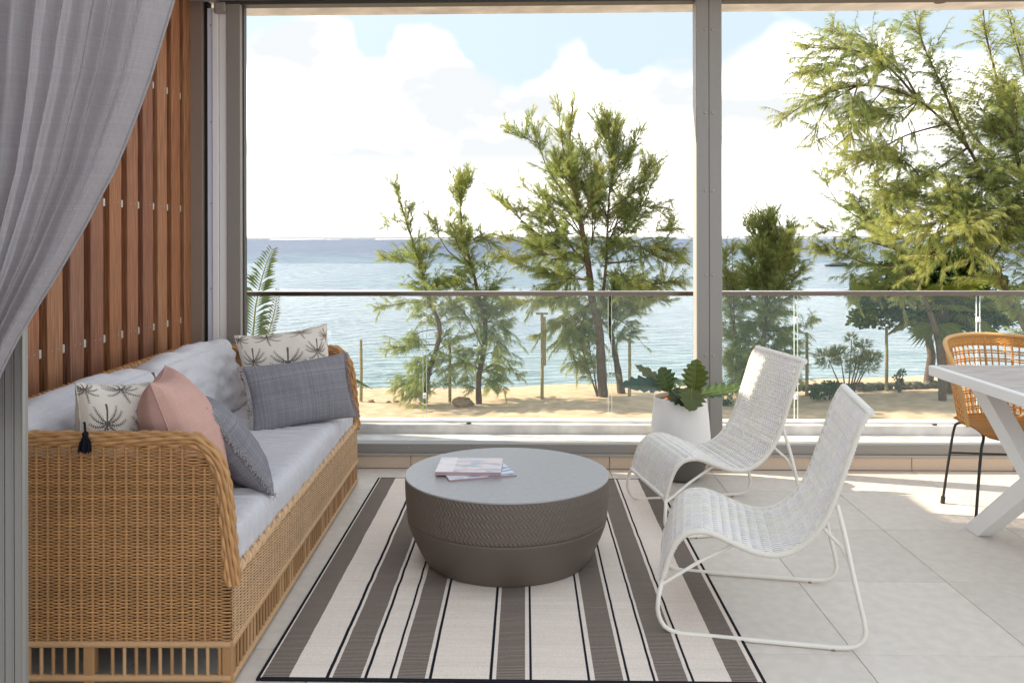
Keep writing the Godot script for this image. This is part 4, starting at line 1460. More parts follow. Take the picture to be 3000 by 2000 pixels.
# ---------------------------------------------------------------- trees
const TREES := {
# A base (-2.869, -3.305, -24.600)
"A": [
	[[0, 0], [0.12, 0.85], [0.37, 1.59], [0.43, 2.21], [0.12, 2.95], [-0.12, 3.82], [-0.43, 4.93], [-0.7, 5.8], [-0.8, 6.11]],
	[[0.38, 1.66], [-0.31, 1.59], [-1.17, 1.47]],
	[[0.12, 0.85], [-0.43, 0.58], [-0.78, 0.46]],
	[[0.19, 0.79], [0.56, 1.22], [0.7, 1.59]],
	[[0.43, 2.34], [0.8, 2.71]],
	[[0.19, 2.83], [-0.62, 2.83], [-1.32, 2.68]],
	[[-0.12, 3.82], [-0.68, 4.04], [-1.2, 4.07]],
	[[-0.12, 3.82], [0.19, 4.25]],
	[[-0.56, 5.18], [-1.01, 4.99]],
	[[-0.49, 5.18], [-0.22, 5.55]],
	[[0.31, 2.58], [-0.19, 2.21], [-0.31, 1.84]],
	[[-0.31, 4.56], [0.04, 4.62]],
	[[0.06, 3.08], [0.43, 3.45]],
	[[0, 3.45], [-0.56, 3.33]],
	[[0.19, 0.61], [-0.31, 0.23]],
	[[0.37, 1.59], [-0.19, 1.1]],
	[[0.25, 1.1], [-0.25, 0.85], [-0.62, 0.23]],
	[[0.31, 1.47], [0.87, 1.84], [1.05, 2.21]],
	[[0.41, 2.09], [-0.19, 1.97], [-0.68, 1.47]],
	[[0.12, 2.95], [0.56, 3.33], [0.8, 3.2]],
	[[0.06, 0.23], [0.43, 0.48], [0.74, 0.61]],
	[[0.25, 2.71], [0.68, 2.83]],
	[[0.12, 0.73], [-0.19, 0.23]]
],
# B base (-1.329, -3.364, -24.800)
"B": [
	[[0, 0], [0, 0.76], [0.15, 1.51], [0.19, 2.26], [0, 3], [-0.19, 3.88], [-0.44, 4.75], [-0.5, 5.5], [-0.47, 6.49]],
	[[0.15, 1.51], [-0.25, 2.38], [-0.62, 2.88], [-1, 3.13]],
	[[0, 0.64], [-0.56, 0.88]],
	[[0.02, 0.88], [0.62, 1.01], [1.08, 0.86]],
	[[0.19, 1.76], [0.75, 1.88], [1.15, 1.57]],
	[[0.19, 2.26], [0.75, 2.75], [1.06, 3]],
	[[0, 3], [0.62, 3.5]],
	[[-0.19, 3.88], [-0.87, 4.37], [-1.43, 5.37]],
	[[-0.25, 4], [-1.06, 3.69]],
	[[-0.37, 4.5], [0.12, 4.69], [0.4, 4.44]],
	[[-0.47, 5.37], [-0.71, 6.12]],
	[[-0.49, 5.75], [-0.25, 6.39]],
	[[0.12, 1.38], [-0.5, 1.57]],
	[[-0.12, 3.5], [0.5, 4.13]],
	[[0.12, 1.88], [-0.5, 2.13]],
	[[-0.31, 4.37], [-0.75, 4.87]],
	[[0, 0.51], [0.5, 0.64], [0.75, 0.39]],
	[[0.02, 1.01], [-0.5, 1.26], [-0.75, 0.88]],
	[[0.12, 1.38], [0.62, 1.51], [0.87, 1.13]],
	[[0.15, 2.13], [0.62, 2.26], [1, 2.01]],
	[[0.06, 2.88], [-0.5, 3], [-0.87, 2.75]],
	[[-0.06, 3.38], [-0.5, 3.5], [-1, 3.25]],
	[[0, 0.39], [-0.31, 0.51]]
],
# C base (2.235, -3.243, -25.000)
"C": [
	[[0, 0], [-0.06, 1.12], [-0.13, 2.12], [-0.31, 2.88], [-0.38, 3.63], [-0.5, 4.38], [-0.69, 5.39], [-0.82, 6.39], [-0.94, 7.4], [-0.84, 8.4]],
	[[-0.16, 0.05], [-0.38, 0.74], [-0.57, 1.37], [-0.82, 2.37]],
	[[-0.44, 3.88], [-1.32, 4.38], [-2.2, 5.01], [-3.2, 6.02]],
	[[-0.57, 4.64], [-1.32, 5.39], [-2.26, 6.14]],
	[[-0.69, 5.39], [-1.51, 6.52], [-1.92, 7.65], [-2.05, 8.18]],
	[[-1.82, 7.4], [-2.76, 7.68]],
	[[-0.38, 3.38], [-1.57, 3.57], [-2.95, 4.07]],
	[[-0.35, 3.07], [-1.57, 2.81], [-2.7, 2.73]],
	[[-0.31, 2.75], [-1.19, 2.12], [-1.92, 1.68]],
	[[-0.41, 2.63], [-1.01, 1.62], [-0.69, 0.87]],
	[[-0.13, 2.12], [0.06, 3.38], [0.13, 4.38], [0.19, 5.64], [0.31, 6.77], [0.5, 8.03]],
	[[0.13, 4.38], [0.94, 5.14], [1.44, 6.14], [1.66, 6.8]],
	[[0.13, 3.88], [1.07, 4.01], [1.82, 4.57], [2.05, 5.39]],
	[[0.06, 3.57], [1.19, 3.25], [2.47, 3.38]],
	[[0.25, 6.02], [0.82, 7.02], [1.17, 7.84]],
	[[0.19, 5.39], [1.07, 6.14], [1.47, 7.27]],
	[[0.31, 6.65], [0.06, 7.65], [-0.19, 8.3]],
	[[-0.75, 5.89], [-1.19, 6.39], [-1.44, 7.27]],
	[[-0.57, 4.76], [-1.95, 4.64]],
	[[0.13, 4.64], [0.69, 4.38], [1.44, 4.38]],
	[[-0.44, 3.88], [-1.07, 3.38], [-1.82, 3.13]],
	[[0.19, 5.14], [-0.44, 6.14], [-0.5, 7.27]],
	[[0, 3.13], [0.82, 2.75], [1.57, 2.88]],
	[[0.19, 4.76], [1.07, 5.52], [1.82, 5.14]],
	[[0.13, 4.01], [0.94, 4.38], [1.95, 3.88], [2.32, 4.01]],
	[[0.19, 5.89], [0.94, 6.39], [1.57, 6.39]],
	[[0.13, 3.63], [0.82, 3.38], [1.95, 3.13]],
	[[0.25, 6.14], [0.57, 7.15], [0.69, 8.03]],
	[[-1.07, 4.13], [-1.95, 4.38], [-2.83, 4.64]],
	[[-1.19, 4.38], [-1.82, 5.26], [-2.7, 5.52]],
	[[-0.69, 3.88], [-1.44, 4.13], [-2.32, 4.01]],
	[[1.19, 4.01], [1.82, 4.26], [2.39, 3.88]],
	[[-0.31, 4.38], [-0.19, 5.39], [-0.25, 6.39]],
	[[0.44, 4.89], [1.07, 4.76], [1.95, 4.89]],
	[[-0.63, 5.14], [0.06, 5.89], [0.57, 6.39]]
],
# C2 base (2.839, -3.351, -25.600)
"C2": [
	[[0, 0], [-0.17, 1.02], [-0.33, 1.92], [-0.33, 2.69], [-0.1, 3.33]],
	[[-0.3, 1.92], [0.41, 2.43], [1.25, 2.82]],
	[[-0.33, 2.43], [0.54, 2.82], [1.38, 2.69]],
	[[-0.32, 2.3], [0.15, 2.05], [0.67, 1.4]],
	[[-0.23, 1.66], [0.28, 1.79]],
	[[-0.33, 2.69], [-0.62, 2.43], [-1, 1.92]]
],
# D base (6.617, -3.128, -24.500)
"D": [
	[[0, 0], [-0.12, 0.71], [0.02, 1.58], [0.15, 2.56], [0.22, 3.55], [0.27, 4.28], [0.25, 5.29]],
	[[-0.1, 0.59], [-0.41, 1.08], [-0.71, 1.58]],
	[[-0.16, 0.34], [-0.71, 0.96], [-0.98, 1.45]],
	[[0.15, 2.56], [-0.59, 2.81], [-1.02, 3.11]],
	[[0.21, 3.3], [-0.47, 3.79]],
	[[0.25, 4.16], [-0.44, 5.02]],
	[[0.21, 3.3], [0.82, 3.79], [1.11, 4.65]],
	[[0.27, 4.16], [0.79, 4.9]],
	[[0.09, 2.07], [0.89, 2.07], [1.5, 2.34]],
	[[0.02, 1.7], [-0.71, 1.88], [-1.08, 2.25]],
	[[0.02, 1.45], [0.89, 1.33], [1.28, 0.9]],
	[[0.27, 4.53], [-0.1, 5.15]],
	[[0.17, 2.81], [0.89, 3.05], [1.26, 3.18]],
	[[-0.71, 1.82], [-0.94, 3.18], [-1.02, 4.22]],
	[[0.25, 3.79], [-0.16, 4.41]],
	[[0.22, 3.79], [0.64, 4.28]],
	[[0.12, 2.31], [-0.41, 2.19]],
	[[0.15, 2.56], [0.7, 2.56]],
	[[0, 1.33], [0.52, 1.7], [1.01, 1.7]],
	[[-0.04, 0.96], [0.52, 0.84], [0.89, 0.71]],
	[[0.05, 1.82], [-0.34, 1.45], [-0.59, 0.84]],
	[[0.09, 2.19], [0.46, 2.07], [0.64, 1.45]],
	[[0.22, 3.55], [-0.1, 3.79], [-0.34, 4.28]],
	[[0.22, 3.18], [0.64, 3.55], [0.91, 4.16]],
	[[0.25, 4.28], [0.09, 4.78]],
	[[0.02, 1.33], [-0.59, 1.45], [-0.94, 1.21]],
	[[-0.04, 0.84], [-0.41, 0.71], [-0.71, 0.34]],
	[[0.05, 1.7], [0.64, 2.07], [1.19, 2.01]],
	[[0.15, 2.68], [-0.34, 3.05], [-0.71, 3.55]],
	[[0.17, 3.05], [-0.1, 3.3], [-0.59, 3.3]],
	[[0.2, 2.81], [0.52, 3.05], [1.01, 3.79]],
	[[-0.04, 0.71], [0.39, 0.59], [0.64, 0.34]]
],
# F base (11.177, -2.899, -23.500)
"F": [
	[[0, 0], [-0.18, 1.71], [-0.56, 3.01], [-0.91, 3.54], [-1.15, 4.02], [-1.48, 4.55], [-1.59, 5.49], [-1.83, 5.96]],
	[[-1.15, 4.02], [-1.95, 4.78], [-2.66, 5.37], [-3.07, 6.14]],
	[[-1.18, 4.07], [-2.07, 4.31], [-2.89, 4.55], [-3.74, 4.72]],
	[[-0.94, 3.6], [-2.07, 3.7], [-2.89, 4.02], [-3.66, 4.07]],
	[[-1.24, 4.25], [-0.89, 5.02], [-0.65, 5.73]],
	[[-1.95, 3.72], [-2.48, 3.48], [-2.54, 2.89]],
	[[-1, 3.66], [-1.71, 3.25], [-2.13, 2.66]],
	[[-1.48, 4.55], [-2.18, 5.14], [-2.42, 5.85]],
	[[-1.54, 5.02], [-1, 5.61], [-0.3, 5.96]],
	[[-0.77, 3.37], [-1.36, 3.13], [-1.89, 3.01]]
],
# E base (10.929, -2.630, -17.500)
"E": [
	[[0, 0], [-0.4, 1.76], [-1.04, 3.03], [-1.42, 3.87], [-1.78, 4.4], [-2.04, 4.88], [-2.18, 5.45]],
	[[-0.4, 1.76], [-0.75, 3.87], [-1.23, 5.1], [-1.78, 5.94], [-2.04, 6.42], [-2.44, 6.9], [-2.96, 7.39], [-3.54, 7.65], [-4.06, 7.72], [-4.59, 7.63], [-5.07, 7.43], [-5.6, 7.05]],
	[[-0.75, 3.87], [-1.06, 5.45], [-1.29, 6.24], [-1.63, 7.21], [-1.89, 8], [-2.07, 8.62], [-2.15, 9.41]],
	[[-2.96, 7.39], [-3.61, 8.09], [-4.31, 8.4], [-5.28, 8.44]],
	[[-2.04, 6.42], [-2.51, 7.74], [-2.81, 8.53], [-2.99, 9.32]],
	[[-2.44, 6.9], [-3.17, 6.68], [-3.96, 6.16], [-4.27, 5.98]],
	[[-2.04, 6.42], [-2.81, 5.8], [-3.61, 5.28]],
	[[-1.78, 5.94], [-2.37, 5.28], [-3.08, 4.92]],
	[[-2.02, 4.88], [-2.64, 5.01], [-3.25, 4.75]],
	[[-1.63, 4.13], [-1.23, 4.66], [-1.1, 5.01]],
	[[-0.4, 1.76], [-0.53, 4.4], [-0.7, 6.33], [-0.92, 7.91], [-1.19, 9.23]],
	[[-0.7, 6.33], [-1.23, 7.04], [-1.49, 7.83]],
	[[-1.06, 5.45], [-1.58, 5.72], [-2.11, 5.8]],
	[[-0.53, 4.4], [-1.14, 4.84], [-1.58, 5.1]],
	[[-1.78, 4.4], [-2.37, 4.22], [-2.81, 3.87]],
	[[-4.13, 7.72], [-4.75, 7.3], [-4.97, 6.51]],
	[[-4.31, 8.4], [-4.84, 8], [-5.45, 7.83]],
	[[-2.96, 7.39], [-3.25, 8], [-3.87, 8.62], [-4.48, 8.97]],
	[[-1.29, 6.24], [-1.85, 6.77], [-2.37, 7.47]],
	[[-3.61, 7.65], [-4.13, 7.04], [-4.31, 6.6]],
	[[-3.17, 6.68], [-3.61, 6.24], [-4.13, 6.24]],
	[[-2.37, 5.28], [-2.9, 5.45], [-3.61, 5.54]],
	[[-2.81, 5.8], [-3.25, 6.16], [-3.78, 5.89]],
	[[-2.2, 5.1], [-2.73, 4.66], [-3.43, 4.57]],
	[[-2.02, 4.84], [-2.46, 4.57], [-3.08, 4.22]],
	[[-1.29, 6.24], [-1.76, 6.16], [-2.29, 6.24]],
	[[-1.1, 5.72], [-1.49, 5.28], [-1.93, 5.28]],
	[[-1.23, 5.1], [-1.49, 4.92], [-1.67, 4.57]],
	[[-0.7, 6.33], [-1.06, 6.51], [-1.41, 6.77]],
	[[-3.61, 8.09], [-4.05, 8], [-4.57, 8.09]],
	[[-2.96, 7.39], [-3.43, 7.12], [-4.05, 7.21]],
	[[-2.02, 4.92], [-2.73, 5.28], [-3.43, 4.92], [-3.87, 4.92]]
],
}

var tuft_mesh: ArrayMesh
var leaf_clump: ArrayMesh

func make_tufts() -> void:
	var mb := MB.new()
	for k in 14:
		var a := rng.randf() * TAU
		var open := rng.randf_range(0.04, 0.5)
		var d := Vector3(cos(a) * open, 1.0, sin(a) * open).normalized()
		var len := rng.randf_range(0.6, 1.0)
		var side := d.cross(Vector3(rng.randf_range(-1, 1), 0.2, rng.randf_range(-1, 1))).normalized()
		var foot := d * rng.randf_range(0.0, 0.12)
		var tip := d * len + Vector3(0, 0, 0)
		var w := 0.0125
		var nn := side.cross(d).normalized()
		var s := mb.v.size()
		mb.vert(foot - side * w, nn)
		mb.vert(foot + side * w, nn)
		mb.vert(foot.lerp(tip, 0.6) + side * w * 0.8, nn)
		mb.vert(tip, nn)
		mb.vert(foot.lerp(tip, 0.6) - side * w * 0.8, nn)
		mb.ix.append_array([s, s + 1, s + 2, s, s + 2, s + 4, s + 4, s + 2, s + 3])
	tuft_mesh = mb.mesh(M.needle)
	mb = MB.new()
	for k in 9:
		var d := Vector3(rng.randf_range(-1, 1), rng.randf_range(-0.5, 0.9), rng.randf_range(-1, 1)).normalized()
		var side := d.cross(Vector3.UP.rotated(d, rng.randf_range(-0.7, 0.7))).normalized()
		var nn := side.cross(d).normalized()
		var foot := d * 0.3
		var w := 0.24
		var s := mb.v.size()
		for q in [[0.0, 0.0], [0.35, 1.0], [0.75, 0.75], [1.0, 0.0], [0.75, -0.75], [0.35, -1.0]]:
			mb.vert(foot + d * q[0] * 0.75 + side * q[1] * w - nn * 0.12 * q[0] * q[0], nn)
		for q in [[0, 1, 5], [1, 2, 5], [2, 4, 5], [2, 3, 4]]:
			mb.ix.append_array([s + q[0], s + q[1], s + q[2]])
	leaf_clump = mb.mesh(M.broad_leaf)

func scatter(called: String, me: Mesh, xf: Array, cols: Array, o: Node3D) -> void:
	var mm := MultiMesh.new()
	mm.transform_format = MultiMesh.TRANSFORM_3D
	mm.use_colors = true
	mm.mesh = me
	mm.instance_count = xf.size()
	for k in xf.size():
		mm.set_instance_transform(k, xf[k])
		mm.set_instance_color(k, cols[k])
	var mi := MultiMeshInstance3D.new()
	mi.multimesh = mm
	mi.name = called
	o.add_child(mi, true)
	tag(mi, "", "", "", "stuff")

func a_height(y: float, top: float) -> float:
	return clampf(y / top, 0.0, 1.0)

# a casuarina: the trunk and limbs are given, twigs and drooping needle tufts grow along them
func casuarina(key: String, label: String, at: Vector3, girth: float, sparse: float, tuft: float, twig: float, warm: float, fill := 1.0, perky := 1.0, thin := -0.14) -> void:
	var o := thing("casuarina_tree", label, "tree", at, 0.0, "casuarina trees on the beach")
	var spec: Array = TREES[key]
	var trunk_line := []
	for p in spec[0]:
		trunk_line.append(Vector3(p[0], p[1], 0.12 * sin(p[1] * 1.3)))
	var tl := curve(trunk_line, 0.15)
	var top: float = tl[tl.size() - 1].y
	var rad := []
	for k in tl.size():
		rad.append(girth * (1.0 - 0.86 * float(k) / tl.size()) * (1.0 + 0.07 * sin(k * 1.7)))
	var mb := MB.new()
	mb.tube(Array(tl), girth, 9, true, rad)
	put(mb, "trunk", M.bark, o)
	var limbs := MB.new()
	var xf := []
	var cols := []
	var lines := []
	var wood := Array(tl)
	# the given limbs, and for depth the same limbs swung towards and away from the viewer
	for k in range(1, spec.size()):
		for copy in 2:
			if copy == 1 and rng.randf() > 0.75 * fill:
				continue
			var pts := []
			var swing: float = rng.randf_range(-0.75, 0.75) if copy == 0 else rng.randf_range(0.9, 1.5) * (1.0 if rng.randf() < 0.5 else -1.0)
			var x0: float = spec[k][0][0]
			# the limb leaves from the nearest wood that is already there
			var z0 := 0.12 * sin(float(spec[k][0][1]) * 1.3)
			var best := 1e9
			for w in wood:
				var gap := Vector2(w.x, w.y).distance_squared_to(Vector2(x0, spec[k][0][1]))
				if gap < best:
					best = gap
					z0 = w.z
			for p in spec[k]:
				var r: float = p[0] - x0
				var keep := 1.0 if copy == 0 else 0.45
				pts.append(Vector3(x0 + r * keep, p[1] + (0.0 if copy == 0 or r == 0.0 else rng.randf_range(-0.15, 0.15)), z0 + absf(r) * sin(swing) * (0.8 if copy == 0 else 0.9)))
			lines.append(pts)
			if copy == 0:
				wood.append_array(Array(curve(pts, 0.1)))
	lines.append(trunk_line.slice(trunk_line.size() / 2))
	lines.append(trunk_line.slice(1))
	var gaps := FastNoiseLite.new()
	gaps.seed = key.hash() % 1000
	gaps.frequency = 0.012
	for pts in lines:
		var c := curve(pts, 0.06)
		var cnt := c.size()
		var r0 := clampf(0.009 * cnt * 0.06 + 0.005, 0.007, girth * 0.4)
		var rr := []
		for k in cnt:
			rr.append(maxf(0.0035, r0 * (1.0 - 0.85 * float(k) / cnt)))
		limbs.tube(Array(c), r0, 5, false, rr)
		for j in range(int(cnt * 0.3), int(cnt * 2.4)):
			var k: int = j / 2 if j % 2 == 0 and j < cnt * 2 else rng.randi_range(int(cnt * 0.3), cnt - 1)
			if rng.randf() > sparse or gaps.get_noise_2d(k * 6.0, lines.find(pts) * 91.0) < thin:
				continue
			var q := float(k) / cnt
			var tg := (c[mini(k + 1, cnt - 1)] - c[maxi(k - 1, 0)]).normalized()
			var out := Vector3(rng.randf_range(-1, 1), rng.randf_range(-0.4, 0.8), rng.randf_range(-1, 1)).normalized()
			var lift := smooth(0.25, 0.95, a_height(c[k].y, top)) * perky
			var d := (tg * 0.75 + out * 0.8 + Vector3(0, 0.15 + 0.35 * lift, 0)).normalized()
			var len := twig * (rng.randf_range(0.35, 1.1) if rng.randf() < 0.75 else rng.randf_range(1.1, 1.9)) * (1.2 - 0.68 * q)
			var a := c[k]
			var ps := [a]
			var steps := maxi(3, int(len / 0.062))
			for s in steps:
				d = (d + Vector3(0, 0.02 * lift - 0.07 * (1.0 - lift), 0) + Vector3(rng.randf_range(-0.1, 0.1), rng.randf_range(-0.1, 0.1), rng.randf_range(-0.1, 0.1))).normalized()
				a += d * len / steps
				ps.append(a)
				var droop := (d * 0.85 + Vector3(0, lerpf(-0.75, -0.05, lift * rng.randf_range(0.4, 1.0)), 0) + Vector3(rng.randf_range(-0.5, 0.5), rng.randf_range(-0.25, 0.25), rng.randf_range(-0.5, 0.5))).normalized()
				var side := droop.cross(Vector3(0.2, 0.3, 1)).normalized()
				var sc := tuft * rng.randf_range(0.65, 1.25) * (1.05 - 0.35 * q)
				xf.append(Transform3D(Basis(side * sc, droop * sc, side.cross(droop) * sc), a))
				var g := rng.randf()
				var young := warm * smooth(0.2, 1.0, q * 0.6 + rng.randf() * 0.5)
				var leafc := Color(0.15, 0.22, 0.085).lerp(Color(0.28, 0.355, 0.14), g).lerp(Color(0.50, 0.50, 0.19), young)
				cols.append(leafc)
			limbs.tube(ps, 0.004, 3, false, [])
	put(limbs, "limbs", M.bark, o)
	scatter("crown", tuft_mesh, xf, cols, o)

func trees() -> void:
	make_tufts()
	casuarina("A", "slender leaning casuarina, leftmost of the beach trees", Vector3(-2.869, -3.36, -24.6), 0.085, 0.72, 0.25, 0.44, 0.5)
	casuarina("B", "upright bushy casuarina beside the brown rock", Vector3(-1.329, -3.42, -24.8), 0.09, 0.85, 0.26, 0.46, 0.55)
	casuarina("C", "large broad casuarina in the middle of the view", Vector3(2.235, -3.30, -25.0), 0.15, 0.86, 0.27, 0.60, 0.75)
	casuarina("C2", "dark slanting casuarina trunk just right of the largest middle tree", Vector3(2.839, -3.30, -25.6), 0.12, 0.8, 0.27, 0.55, 0.2)
	casuarina("D", "dense casuarina seen just right of the window pillar", Vector3(6.617, -3.36, -24.5), 0.08, 1.0, 0.26, 0.50, 0.5)
	casuarina("F", "casuarina with hanging sprays in front of the dark round tree", Vector3(11.177, -3.08, -23.5), 0.10, 0.75, 0.27, 0.62, 0.5, 1.0, 0.35)
	casuarina("E", "tall leaning casuarina filling the upper right corner", Vector3(10.929, -3.3, -17.5), 0.15, 0.80, 0.24, 0.66, 0.75, 0.8, 0.3, -0.26)

	# dark broadleaf tree
	var o := thing("broadleaf_tree", "dark green round broadleaf tree behind the fan palm", "tree", Vector3(11.6, -3.1, -25.3))
	var mb := MB.new()
	mb.tube([Vector3(0, 0, 0), Vector3(0.1, 1.0, 0.05), Vector3(-0.05, 2.0, 0), Vector3(0.0, 3.2, 0)], 0.13, 8, true, [0.15, 0.12, 0.1, 0.06])
	put(mb, "trunk", M.bark, o)
	var xf := []
	var cols := []
	for lump in [[-1.35, 2.35, 0.3, 0.75], [-0.5, 3.2, 0.0, 1.0], [0.6, 3.4, 0.1, 1.0], [1.5, 2.8, -0.1, 0.9], [-0.2, 2.4, 0.5, 1.0], [0.8, 2.3, 0.4, 1.0], [1.9, 2.2, 0.2, 0.6], [-1.6, 2.75, -0.2, 0.55], [0.1, 3.9, -0.2, 0.55], [1.2, 3.75, 0.1, 0.5], [-1.9, 2.1, 0.1, 0.4]]:
		for k in int(330 * lump[3] * lump[3]) + 40:
			var d := Vector3(rng.randf_range(-1, 1), rng.randf_range(-1, 1), rng.randf_range(-1, 1)).normalized()
			var p: Vector3 = Vector3(lump[0], lump[1], lump[2]) + d * lump[3] * Vector3(1, 0.75, 0.8) * pow(rng.randf(), 0.35)
			var sc := rng.randf_range(0.11, 0.2)
			xf.append(Transform3D(Basis.from_euler(Vector3(rng.randf() * 0.8, rng.randf() * TAU, rng.randf() * 0.8)).scaled(Vector3.ONE * sc), p))
			cols.append(Color(0.022, 0.055, 0.010).lerp(Color(0.075, 0.125, 0.018), pow(rng.randf(), 1.6)))
	scatter("crown", leaf_clump, xf, cols, o)

	# fan palm
	o = thing("fan_palm", "yellow green fan palm with a lattice trunk behind the rattan chair", "palm", Vector3(11.78, -3.05, -24.4))
	mb = MB.new()
	var tr := []
	var trr := []
	for k in 18:
		tr.append(Vector3(-0.012 * k, 0.14 * k, 0))
		trr.append(0.13 + 0.03 * smooth(0.3, 1.0, k / 17.0) + (0.012 if k % 2 else 0.0))
	mb.tube(tr, 0.13, 10, true, trr)
	put(mb, "trunk", M.bark, o)
	for k in 40:
		var a := rng.randf() * TAU
		var y := 0.95 + 1.35 * k / 40.0
		var stub := MB.new()
		stub.tube([Vector3(0.14 * cos(a) - 0.085 * y, y, 0.14 * sin(a)), Vector3(0.21 * cos(a) - 0.085 * y, y + 0.16, 0.21 * sin(a))], 0.02, 5, true, [0.03, 0.018])
		put(stub, "leaf_base", M.post_wood, o)
	for k in 22:
		var a := TAU * k / 22.0 + rng.randf_range(-0.2, 0.2)
		var lift: float = [0.95, 0.15, 0.55, -0.35, 0.75][k % 5] + rng.randf_range(-0.15, 0.15)
		var d := Vector3(cos(a), lift, sin(a) * 0.9).normalized()
		var foot := Vector3(-0.2, 2.42, 0)
		var hub := foot + d * rng.randf_range(0.5, 0.95)
		var fr := MB.new()
		fr.col = Color(0.17, 0.18, 0.045)
		fr.tube([foot, foot.lerp(hub, 0.5) + Vector3(0, 0.05, 0), hub], 0.012, 5)
		var side := d.cross(Vector3.UP).normalized()
		for j in 30:
			var b := lerpf(-1.9, 1.9, j / 29.0)
			var ld := (d * cos(b) + side * sin(b)).normalized()
			var len := rng.randf_range(0.8, 1.0) * (1.0 - 0.12 * absf(b))
			var tip := hub + ld * len + Vector3(0, -0.20 * len, 0)
			var mid := hub + ld * len * 0.55 + Vector3(0, 0.02, 0)
			var wv := ld.cross(d.cross(side)).normalized() * 0.014
			var f := rng.randf_range(0.75, 1.2)
			fr.col = Color(0.22 * f, 0.26 * f, 0.05 * f)
			var s := fr.v.size()
			var nn := (mid - hub).cross(wv).normalized()
			fr.vert(hub, nn)
			fr.vert(mid + wv, nn)
			fr.vert(tip, nn)
			fr.vert(mid - wv, nn)
			fr.ix.append_array([s, s + 1, s + 2, s, s + 2, s + 3])
		put(fr, "frond", M.fan_leaf, o)

	# young coconut palm close to the terrace, left
	o = thing("young_palm", "young coconut palm with feathery fronds beside the grey window post", "palm", Vector3(-3.0, -3.45, -9.0))
	mb = MB.new()
	mb.tube([Vector3(0, 0, 0), Vector3(0.03, 1.3, 0), Vector3(0.0, 2.7, 0)], 0.11, 9, true, [0.16, 0.11, 0.08])
	put(mb, "trunk", M.bark, o)
	feather(o, [Vector3(0, 2.65, 0), Vector3(0.05, 3.3, 0), Vector3(0.145, 3.75, 0), Vector3(0.205, 4.13, 0.05), Vector3(0.315, 4.5, 0.1), Vector3(0.405, 4.69, 0.12)], 0.30, Color(0.12, 0.165, 0.04), 0.25)
	feather(o, [Vector3(0, 2.65, 0), Vector3(0.10, 3.1, 0.05), Vector3(0.28, 3.6, 0.1), Vector3(0.40, 4.0, 0.1), Vector3(0.44, 4.25, 0.1)], 0.12, Color(0.17, 0.14, 0.08), 0.5)
	feather(o, [Vector3(0, 2.65, 0), Vector3(-0.05, 3.2, 0.1), Vector3(-0.16, 3.7, 0.3), Vector3(-0.35, 4.0, 0.5)], 0.28, Color(0.10, 0.15, 0.04), 0.3)
	feather(o, [Vector3(0, 2.65, 0), Vector3(0.3, 3.1, -0.2), Vector3(0.8, 3.3, -0.5), Vector3(1.2, 3.1, -0.8)], 0.28, Color(0.10, 0.15, 0.04), 0.3)

func feather(o: Node3D, line: Array, reach: float, tint: Color, start: float) -> void:
	var c := curve(line, 0.03)
	var mb := MB.new()
	var cnt := c.size()
	var rr := []
	for k in cnt:
		rr.append(lerpf(0.02, 0.003, float(k) / cnt))
	mb.col = Color(0.26, 0.27, 0.07)
	mb.tube(Array(c), 0.02, 6, true, rr)
	for k in range(int(cnt * start), cnt):
		var q := (float(k) / cnt - start) / (1.0 - start)
		var tg := (c[mini(k + 1, cnt - 1)] - c[maxi(k - 1, 0)]).normalized()
		for s in [-1.0, 1.0]:
			if rng.randf() < 0.12:
				continue
			var d: Vector3 = (tg * lerpf(0.35, 0.9, q) + Vector3(s, 0.1, 0.35 * s)).normalized()
			var len := reach * sin(PI * (0.12 + 0.80 * q)) * rng.randf_range(0.75, 1.1)
			var mid := c[k] + d * len * 0.5
			var tip := c[k] + d * len + Vector3(0, -0.22 * len, 0)
			var w := tg * 0.0085
			var f := rng.randf_range(0.7, 1.25)
			mb.col = Color(tint.r * f, tint.g * f, tint.b * f)
			var nn := (mid - c[k]).cross(w).normalized()
			var i := mb.v.size()
			mb.vert(c[k], nn)
			mb.vert(mid + w, nn)
			mb.vert(tip, nn)
			mb.vert(mid - w, nn)
			mb.ix.append_array([i, i + 1, i + 2, i, i + 2, i + 3])
	put(mb, "frond", M.fan_leaf, o)

# ---------------------------------------------------------------- small things on the shore
func bush(called: String, label: String, at: Vector3, lumps: Array, me: Mesh, lo: Color, hi: Color, size: float, dens: float) -> void:
	var o := thing(called, label, "bush", at)
	var mb := MB.new()
	var xf := []
	var cols := []
	for l in lumps:
		var c := Vector3(l[0], l[1], l[2])
		mb.tube([Vector3(l[0] * 0.15, -0.05, 0), c * Vector3(0.6, 0.5, 0.6), c], 0.02, 5, false, [0.028, 0.018, 0.008])
		for k in int(dens * l[3] * l[3]) + 10:
			var d := Vector3(rng.randf_range(-1, 1), rng.randf_range(-1, 1), rng.randf_range(-1, 1)).normalized()
			var p := c + d * float(l[3]) * pow(rng.randf(), 0.4) * Vector3(1, 0.7, 0.9)
			var y := (d + Vector3(0, 0.5, 0)).normalized()
			var x := y.cross(Vector3(0.3, 0.1, 1)).normalized()
			var sc := size * rng.randf_range(0.7, 1.2)
			xf.append(Transform3D(Basis(x * sc, y * sc, x.cross(y) * sc), p))
			cols.append(lo.lerp(hi, rng.randf()))
	put(mb, "stems", M.bark, o)
	scatter("foliage", me, xf, cols, o)

